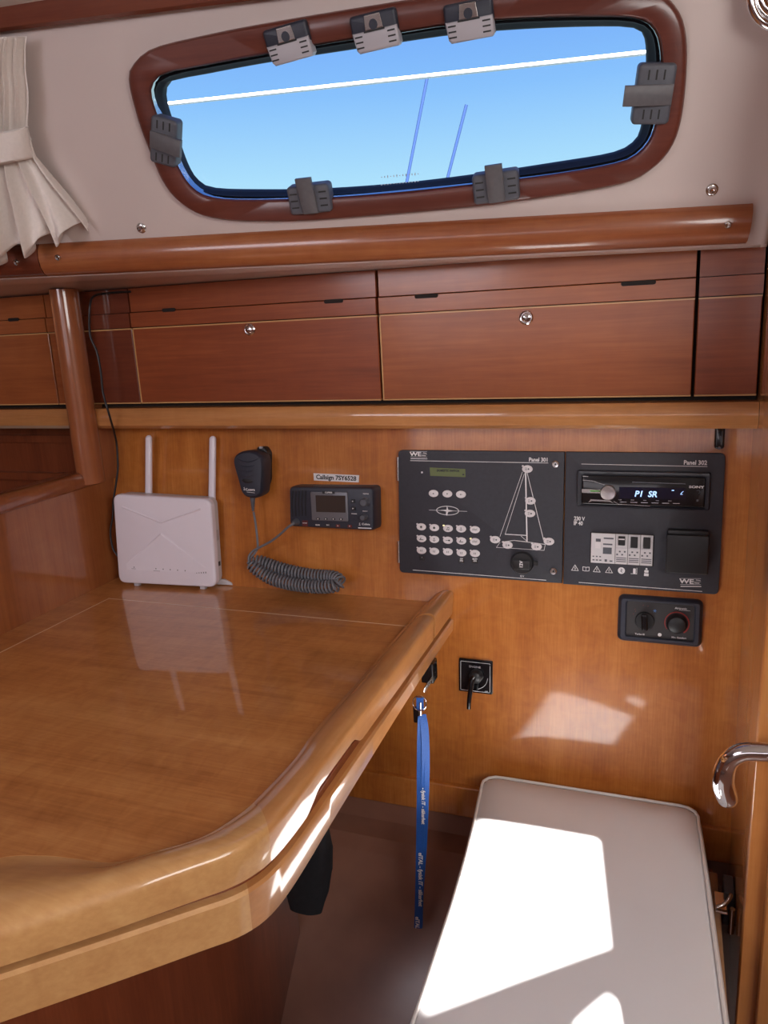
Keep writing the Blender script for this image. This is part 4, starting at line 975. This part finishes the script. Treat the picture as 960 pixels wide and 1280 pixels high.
# circuit breakers
x0_, x1_, y0_, y1_ = rect_of([A2(*p, zp + .004) for p in ((155, 506), (468, 517), (462, 668), (153, 655))])
bm = B(); box(bm, x0_ - .0012, x1_ + .0012, y0_ - .0012, y1_ + .0012, zp - .001, zp + .0006); link('breaker_opening', bm, DARK, p2)
wb = (x1_ - x0_) / 5; hb_ = y1_ - y0_
def lab(bm, x, y, w_, h_, z): box(bm, x, x + w_, y, y + h_, z, z + .0002)
for k in range(4):
    bx = x0_ + (0 if k == 0 else (k + 1) * wb); ww = 2 * wb if k == 0 else wb
    bm = B(); prism(bm, [(bx + .0003, y0_), (bx + ww - .0003, y0_), (bx + ww - .0003, y1_), (bx + .0003, y1_)], zp - .001, zp + .0045, .0006)
    brk = link('circuit_breaker', bm, pmat('pale_breaker_%d' % k, (.66, .64, .66), .45), p2); z = zp + .0045
    bm = B()
    if k == 0:
        lab(bm, bx + ww * .50, y0_ + hb_ * .62, ww * .38, hb_ * .05, z); lab(bm, bx + ww * .50, y0_ + hb_ * .32, ww * .36, hb_ * .22, z); lab(bm, bx + ww * .52, y1_ - hb_ * .18, ww * .40, hb_ * .05, z); lab(bm, bx + ww * .2, y0_ + hb_ * .70, ww * .2, hb_ * .12, z)
        for j in range(3): lab(bm, bx + ww * (.08 + j * .14), y0_ + hb_ * .08, ww * .09, hb_ * .04, z); lab(bm, bx + ww * (.08 + j * .14), y0_ + hb_ * .20, ww * .07, hb_ * .04, z)
        lab(bm, bx + ww * .58, y0_ + hb_ * .06, ww * .10, hb_ * .08, z); lab(bm, bx + ww * .78, y0_ + hb_ * .07, ww * .12, hb_ * .04, z); link('printed_marks', bm, GREYP, brk)
        bm = B(); box(bm, bx + ww * .18, bx + ww * .42, y0_ + hb_ * .50, y0_ + hb_ * .72, z - .001, z + .0016, .0004); link('test_button', bm, BTN, brk)
    else:
        for j in range(3): lab(bm, bx + ww * .10, y0_ + hb_ * (.08 + j * .06), ww * .8, hb_ * .028, z)
        for j in range(4): lab(bm, bx + ww * (.10 + .2 * (j % 4)), y0_ + hb_ * (.30 + .10 * (j % 2)), ww * .14, hb_ * .05, z)
        link('printed_marks', bm, GREYP, brk)
        bm = B(); hgt = .30 if k == 1 else .36; box(bm, bx + ww * .22, bx + ww * .78, y1_ - hb_ * (.06 + hgt), y1_ - hb_ * .06, z - .001, z + .004, .0008); link('toggle', bm, BLK, brk)
        bm = B(); lab(bm, bx + ww * .26, y1_ - hb_ * .17, ww * .48, hb_ * .04, z + .004) if k == 1 else lab(bm, bx + ww * .3, y1_ - hb_ * .05, ww * .3, hb_ * .02, z); link('toggle_mark', bm, WHITE, brk)
        bm = B(); box(bm, bx + .0003, bx + ww - .0003, y0_ + hb_ * .53, y0_ + hb_ * .555, z, z + .0008); link('ridge', bm, WPLG, brk)
# warning symbols
bm = B()
def tri(cx, cy, s=.0052):
    P3 = [(cx - s, cy - s * .75), (cx + s, cy - s * .75), (cx, cy + s * .95)]; stroke(bm, [V(p) for p in P3 + P3[:1]], .0008, zp, zp + .0002)
p = A2(75, 680); tri(p.x, p.y); stroke(bm, [p + V((.0006, .002)), p + V((-.0006, -.0006)), p + V((.0008, -.0006)), p + V((0, -.003))], .0006, zp, zp + .0002)
p = A2(130, 684); stroke(bm, [p + V(v) for v in ((-.0048, .003), (0, .0024), (.0048, .003), (.0048, -.003), (0, -.0036), (-.0048, -.003), (-.0048, .003))], .0008, zp, zp + .0002); stroke(bm, [p + V((0, .0024)), p + V((0, -.0036))], .0006, zp, zp + .0002)
for x, y in ((184, 687), (245, 691)): p = A2(x, y); tri(p.x, p.y); stroke(bm, [p + V((0, .0014)), p + V((0, -.0014))], .0008, zp, zp + .0002); stroke(bm, [p + V((0, -.0024)), p + V((0, -.0026))], .0008, zp, zp + .0002)
p = A2(307, 693); prism(bm, ell(p.x, p.y, .0052, .0052, 24), zp, zp + .0002)
p = A2(372, 695); stroke(bm, [p + V(v) for v in ((-.005, -.0045), (.0035, -.0045), (.0035, .0048))], .0007, zp, zp + .0002); prism(bm, rrect(p.x, p.y, .0038, .008, .0008), zp, zp + .0002)
p = A2(432, 700); prism(bm, ell(p.x, p.y + .0048, .0015, .0015, 10), zp, zp + .0002); prism(bm, rrect(p.x, p.y + .001, .0060, .0040, .0010), zp, zp + .0002); prism(bm, rrect(p.x, p.y - .0042, .0066, .0044, .0004), zp, zp + .0002)
link('warning_symbols', bm, WHITE, p2)
p = A2(307, 693); bm = B(); stroke(bm, [p + V((-.0008, .0026)), p + V((.0012, .0010)), p + V((-.0012, -.0004)), p + V((.0012, -.0026))], .0008, zp + .0002, zp + .0004); link('symbol_detail', bm, PANEL, p2)
# socket flap
zk = .026
x0_, x1_, y0_, y1_ = rect_of([A2(*p, zp + zk) for p in ((532, 513), (748, 520), (741, 714), (529, 707))])
bm = B(); prism(bm, rrect((x0_ + x1_) / 2, (y0_ + y1_) / 2, x1_ - x0_, y1_ - y0_, .002, 3), zp - .001, zp + zk, .0018); sk = link('socket_cover', bm, BLK, p2, True, label='square dark hinged socket cover')
bm = B(); box(bm, x0_ + .001, x1_ - .001, y1_ - .003, y1_ + .0055, zp - .001, zp + .018, .002); link('cover_hinge', bm, BLK, sk, True)

# ================================================================== HEATER CONTROL
def C7(x, y, z=.012): return WALL.at(760 + x / 6.857, 730 + y / 6.857, z)
q = [C7(*p) for p in ((85, 95), (822, 150), (800, 555), (80, 490))]
x0_, x1_, y0_, y1_ = rect_of(q); c3 = V(((x0_ + x1_) / 2, (y0_ + y1_) / 2))
ht = thing('heater_control', 'black two-knob heater control panel with red dial ring below Panel 302', 'control', WALL.mat(c3.x, c3.y))
def A4(x, y, z=.009): return C7(x, y, z) - c3
hw_, hh_ = (x1_ - x0_), (y1_ - y0_)
o_ = rrect(0, 0, hw_, hh_, .009, 7); i_ = rrect(.0005, .0005, hw_ * .80, hh_ * .76, .004, 7)
bm = B(); loft(bm, [Z(o_, 0), Z(o_, .005), Z(inset_poly(o_, .0015), .009), Z(inset_poly(o_, .005), .012), Z([V((p.x * 1.03, p.y * 1.03)) for p in i_], .0118), Z(i_, .010), Z(i_, .0075)], True, True, True)
link('frame', bm, NAVY, ht, True)
zh = .0078; bm = B(); prism(bm, inset_poly(i_, .0002), .003, zh); link('face', bm, pmat('dark_grey_face', (.035, .032, .034), .45), ht)
c = A4(315, 315); bm = B(); lathe(bm, [(.0142, 0), (.0140, .003), (.0132, .0045), (.0004, .005)], 30); k = link('selector_knob', bm, BLK, ht, True); k.location = (c.x, c.y, zh)
bm = B(); prism(bm, rrect(0, 0, .0092, .026, .003), .004, .015, .002); kp = link('knob_grip', bm, BLKG, k, True); kp.rotation_euler = (0, 0, math.radians(4))
c = A4(590, 338); bm = B(); lathe(bm, [(.0152, 0), (.0150, .004), (.0138, .010), (.0120, .0135), (.0080, .0152), (.0004, .0156)], 32); k = link('temperature_knob', bm, BLK, ht, True); k.location = (c.x, c.y, zh)
bm = B(); pts = [(c.x + .0172 * math.cos(a), c.y + .0172 * math.sin(a)) for a in [math.radians(215 - i * 6.2) for i in range(44)]]
for i, (a, b) in enumerate(zip(pts, pts[1:])): stroke(bm, [a, b], .0010 + .0012 * i / 44, zh, zh + .0003)
link('temperature_ring', bm, REDP, ht, label='red arc round the temperature knob')
text('brand_mark', 'Airtronic', ht, A4(625, 212), .0030, zh, WHITE, 'CENTER', wide=1.1); bm = B(); stroke(bm, [A4(610, 224), A4(705, 232)], .0006, zh, zh + .0002)
p = A4(443, 437); prism(bm, ell(p.x, p.y, .0028, .0028, 16), zh, zh + .0002); link('print_marks', bm, WHITE, ht)
text('lettering', 'Turbo III', ht, A4(272, 432), .0026, zh, WHITE, 'CENTER', wide=1.1); text('lettering', 'Min. Comfort', ht, A4(607, 463), .0026, zh, WHITE, 'CENTER', wide=1.05)
p = A4(402, 232); bm = B()
for k in range(3): d = V((math.cos(k * math.pi / 3), math.sin(k * math.pi / 3))) * .0024; stroke(bm, [p - d, p + d], .0006, zh, zh + .0002)
link('fan_symbol', bm, BLUEP, ht)
bm = B()
for x, y in ((228, 222), (215, 262), (232, 240), (340, 195), (300, 188)): p = A4(x, y); stroke(bm, [p, p + V((.001, .0016))], .0006, zh, zh + .0002)
link('heat_symbol', bm, pmat('dull_red_print', (.22, .06, .05), .5), ht)

# ================================================================== STOP SWITCH (square plate with lever)
def C8(x, y, z=.006): return WALL.at(560 + x / 13.714, 810 + y / 13.714, z)
x0_, x1_, y0_, y1_ = rect_of([C8(*p) for p in ((172, 180), (760, 240), (755, 810), (190, 745))]); c4 = V(((x0_ + x1_) / 2, (y0_ + y1_) / 2))
sw = thing('lever_switch', 'small square black switch plate with a hanging lever on the wall beside the chart table', 'switch', WALL.mat(c4.x, c4.y))
def A5(x, y, z=.006): return C8(x, y, z) - c4
s_ = x1_ - x0_; h_ = y1_ - y0_
bm = B(); prism(bm, rrect(0, 0, s_, h_, .0018), 0, .004, .001); prism(bm, rrect(0, 0, s_ * .90, h_ * .90, .001), .003, .006, .001); link('plate', bm, BLKG, sw)
bm = B(); rr = rrect(0, 0, s_ * .87, h_ * .87, .001, 2); stroke(bm, rr + rr[:1], .0006, .0058, .0062)
stroke(bm, crom([(*A5(680, 525), 0), (*A5(655, 610), 0), (*A5(600, 670), 0), (*A5(520, 705), 0)], 5), .0006, .006, .0063); link('print_line', bm, WHITE, sw)
text('lettering', 'ENGINE', sw, A5(460, 325), .0034, .006, GREYL, 'CENTER', wide=1.2); text('lettering', 'OFF', sw, A5(655, 750), .0022, .006, GREYL, 'CENTER')
c = A5(470, 500, .015); bm = B(); lathe(bm, [(.0115, 0), (.0112, .008), (.0095, .014), (.0060, .0165), (.0004, .017)], 26); hub = link('hub', bm, BLK, sw, True); hub.location = (c.x, c.y, .006)
pth = [V((0, .003, .012)), V((-.004, -.004, .017)), V((-.0055, -.014, .021)), V((-.0052, -.026, .024)), V((-.0045, -.036, .025))]
e5 = WALL.at(586, 886, .030) - c4 - c; pth[-1] = V((e5.x, e5.y, .024)); pth[-2] = V((e5.x * .9 - .0005, e5.y * .72, .023)); pth[-3] = V((e5.x * .8, e5.y * .45, .020))
bm = B(); tube(bm, crom(pth, 6), .0032, 12, True, lambda t: .0048 - .0012 * t); link('lever', bm, BLKG, hub, True)
for x, y in ((215, 715), (720, 300), (725, 770)): p = A5(x, y); bm = B(); prism(bm, ell(p.x, p.y, .0013, .0013, 8), .006, .0064); link('screw', bm, BLK, sw)

# small black clip under the rail
c = WALL.at(899.5, 548, .012)
t = thing('plastic_clip', 'small black plastic clip hanging under the shelf rail above Panel 302', 'clip', WALL.mat(c.x, c.y, 0))
bm = B(); prism(bm, rrect(0, .004, .0135, .038, .004), 0, .016, .003); cb = link('clip_body', bm, BLKG, t, True)
bm = B(); prism(bm, ell(0, -.0135, .0022, .0022, 12), .015, .018, .0006); prism(bm, rrect(0, .003, .003, .002, .0005), .0155, .0164); link('clip_stud', bm, GREYP, cb)

# ================================================================== KEY, RING AND LANYARD
ka = yp(535.5, 850, -.125)
kl = thing('key_lock', 'black lock with inserted key under the rear edge of the chart table', 'lock', M.Translation(V((ka.x, ka.y, zb))))
bm = B(); box(bm, -.008, .012, -.012, .012, -.026, .0085, .002); link('lock_body', bm, BLKG, kl)
bm = B(); box(bm, .009, .0105, -.05, -.01, -.020, -.012); link('key_blade', bm, STEEL, kl)
LY = yp(523, 880, -.195); X0 = LY.x
ln = thing('lanyard', 'blue lanyard with white lettering hanging from the keys under the chart table', 'lanyard', M.Translation((X0, LY.y, .6)))
L0 = V((X0, LY.y, .6))
def LP(px, py, dy=0): return yp(px, py, LY.y + dy) - L0
bm = B(); c = LP(524.5, 879); r = .0105
tube(bm, [c + V((r * math.cos(a), .003 * math.sin(a * 1), r * math.sin(a))) for a in [i * math.pi / 14 for i in range(29)]], .0009, 8); rg = link('key_ring', bm, CHROME, ln, True)
bm = B(); tube(bm, crom([LP(530, 865), LP(531, 860), LP(534, 856)], 5), .0012, 8); link('ring_link', bm, STEEL, rg)
bm = B(); c = LP(519.5, 895); prism(bm, rrect(c.x, c.z, .009, .026, .002), -.0008, .0008)
for v in bm.verts: v.co = V((v.co.x, v.co.z + .004, v.co.y))
link('key', bm, BLKG, ln)
bm = B(); tube(bm, crom([LP(525.5, 878), LP(525.6, 886), LP(526, 894)], 4), .0020, 10); link('swivel_hook', bm, CHROME, ln, True)
def strap(name, pts, wd, tw, par):
    """Flat woven band along pts; tw = turn of the band about its length (radians) at each point."""
    P_ = crom(pts, 8); n = len(P_); loops = []; up = V((0, 0, 1))
    for i, p in enumerate(P_):
        t = i / (n - 1) * (len(tw) - 1); k = min(int(t), len(tw) - 2); a = tw[k] + (tw[k + 1] - tw[k]) * (t - k)
        d = V((math.cos(a), math.sin(a), 0)); nn = V((-math.sin(a), math.cos(a), 0)) * .0007
        loops.append([p - d * wd / 2 - nn, p + d * wd / 2 - nn, p + d * wd / 2 + nn, p - d * wd / 2 + nn])
    bm = B(); loft(bm, loops, True, True, True); return link(name, bm, BLUE, par)
strap('loop_tab', [LP(525, 872), LP(525, 880), LP(525.5, 888)], .011, [.2, .2], ln)
# front and back runs of the folded band
b1 = strap('band', [LP(526.5, 894), LP(526.5, 920), LP(526, 960), LP(526, 1000), LP(525, 1060), LP(524, 1110), LP(522.5, 1160)], .0125, [1.0, .5, .25, .2, .15, .1, .1], ln)
b2 = strap('band', [LP(528, 894, .002), LP(531, 915, .002), LP(532, 950, .0025), LP(531, 1000, .003), LP(528.5, 1060, .0025), LP(525, 1110, .002), LP(523.5, 1159, .0015)], .0125, [.9, .7, .6, .5, .3, .12, .1], ln)
def ltext(s, px, py, h):
    p = LP(px, py, -.0022); o = text('lettering', s, b1, (0, 0), h, 0, WHITE, 'LEFT')
    q0 = LP(px - .0, py + 40, -.0022); d = (q0 - p).normalized(); fx = V((math.cos(.12), math.sin(.12), 0)); nz = d.cross(fx).normalized()
    # reading direction runs down the band, letter tops towards +x
    up_ = nz.cross(d)
    o.matrix_local = M(((d.x, up_.x, nz.x, p.x), (d.y, up_.y, nz.y, p.y), (d.z, up_.z, nz.z, p.z), (0, 0, 0, 1)))
ltext('eITAL - fysisk IT - säkerhet', 525.5, 1066, .0066); ltext('eITAL', 521.6, 1146, .0066); ltext('- fysisk IT - säkerhet', 529.0, 985, .0056)

# ================================================================== CURTAIN
yc = .028
ct = thing('curtain', 'cream cloth curtain gathered by a tieback at the upper left edge', 'curtain', CAB.mat())
def CU(x, y): return CAB.at(x, y, yc)
# left/right outline of the gathered cloth down its length
rowsC = [((-40, 46), (30, 46)), ((-42, 62), (29, 62)), ((-46, 90), (30, 88)), ((-48, 120), (34, 115)), ((-48, 145), (34, 140)), ((-45, 165), (33, 160)), ((-44, 185), (37, 178)), ((-46, 208), (42, 197)), ((-60, 235), (62, 225)), ((-74, 262), (82, 252)), ((-86, 290), (98, 276)), ((-92, 322), (104, 288)), ]
loops = []; NC = 150
cl = []
for k, (l, r) in enumerate(rowsC): cl.append((CU(*l), CU(*r)))
sub = []
for k in range(len(cl) - 1):
    for j in range(5): sub.append((cl[k][0].lerp(cl[k + 1][0], j / 5), cl[k][1].lerp(cl[k + 1][1], j / 5), k + j / 5))
sub.append((*cl[-1], len(cl) - 1))
def cloth_point(l, r, k, t):
    band = math.exp(-((k - 6) / 1.0) ** 2); open_ = max(0, min(1, (k - 6.5) / 4)); amp = (.0075 + .016 * open_) * (1 - .55 * band)
    ph = 1.1 * math.sin(k * .35) ; f = 8.0 if k < 6 else 6.0
    w_ = math.sin(2 * math.pi * f * t + ph) + .45 * math.sin(2 * math.pi * f * 2.3 * t + 1.3 + k * .22)
    x = l.lerp(r, t + .016 * math.sin(2 * math.pi * f * t * 1.0 + 1.4 + k * .15) * (0 < t < 1))
    bow = math.sin(math.pi * t)
    sag = 0
    if k > 9.5: sag = -(k - 9.5) / 1.5 * (.010 * math.sin(2 * math.pi * f * t + .6) + .026 * (1 - abs(2 * t - 1)) * .55)
    return V((x.x, x.y + sag, yc - .004 + .020 * bow * (1 - .2 * band) + amp * w_ * .8))
fr_l = [[cloth_point(l, r, k, t / NC) for t in range(NC + 1)] for l, r, k in sub]
bm = B(); loft(bm, fr_l, False)
bk = B()
o = link('curtain_cloth', bm, CLOTH, ct, True)
md = o.modifiers.new('thickness', 'SOLIDIFY'); md.thickness = .0012; md.offset = -1
bm = B(); loops = []
for y_l, y_r, s in ((165.5, 158, 0), (168, 160, 1), (187, 177, 1.12), (206, 193, 1), (209.5, 196.5, 0)):
    l = CU(-48, y_l + 3); r = CU(36 + (y_r - 158) * .17, y_r); L = []
    for k in range(25):
        t = k / 24; a = math.pi * t; L.append(V((l.x + (r.x - l.x) * (.5 - .5 * math.cos(a)) , l.y + (r.y - l.y) * (.5 - .5 * math.cos(a)), yc + .002 * s + (.030 + .0025 * s) * math.sin(a) ** .7)))
    loops.append(L)
loft(bm, loops, False); o = link('tieback', bm, CLOTH, ct, True); md = o.modifiers.new('thickness', 'SOLIDIFY'); md.thickness = .0015

# ================================================================== OUTSIDE THE WINDOW
# white guard wire outside the pane
def oy(x, y, Y): return yp(x, y, Y)
p0 = oy(150, 136.5, .55); p1_ = oy(880, 58, .55)
bm = B(); d = (p1_ - p0); tube(bm, [p0 - d * .4, p1_ + d * .3], .0046, 12)
tag(link('guard_rail', bm, ROPE, smooth=True), 'white rail outside the window crossing the sky', 'rail')
for a, b, lb in (((534, 97), (508, 230), 'taller left thin mast seen through the window'), ((583, 131), (556, 236), 'shorter right thin mast seen through the window')):
    P0 = oy(*a, 11.0); P1 = oy(*b, 11.0); d = (P1 - P0).normalized()
    bm = B(); tube(bm, [P0, P1 + d * 3.0], .024, 10); tag(link('mast', bm, MAST, smooth=True), lb, 'mast', 'masts seen through the window')
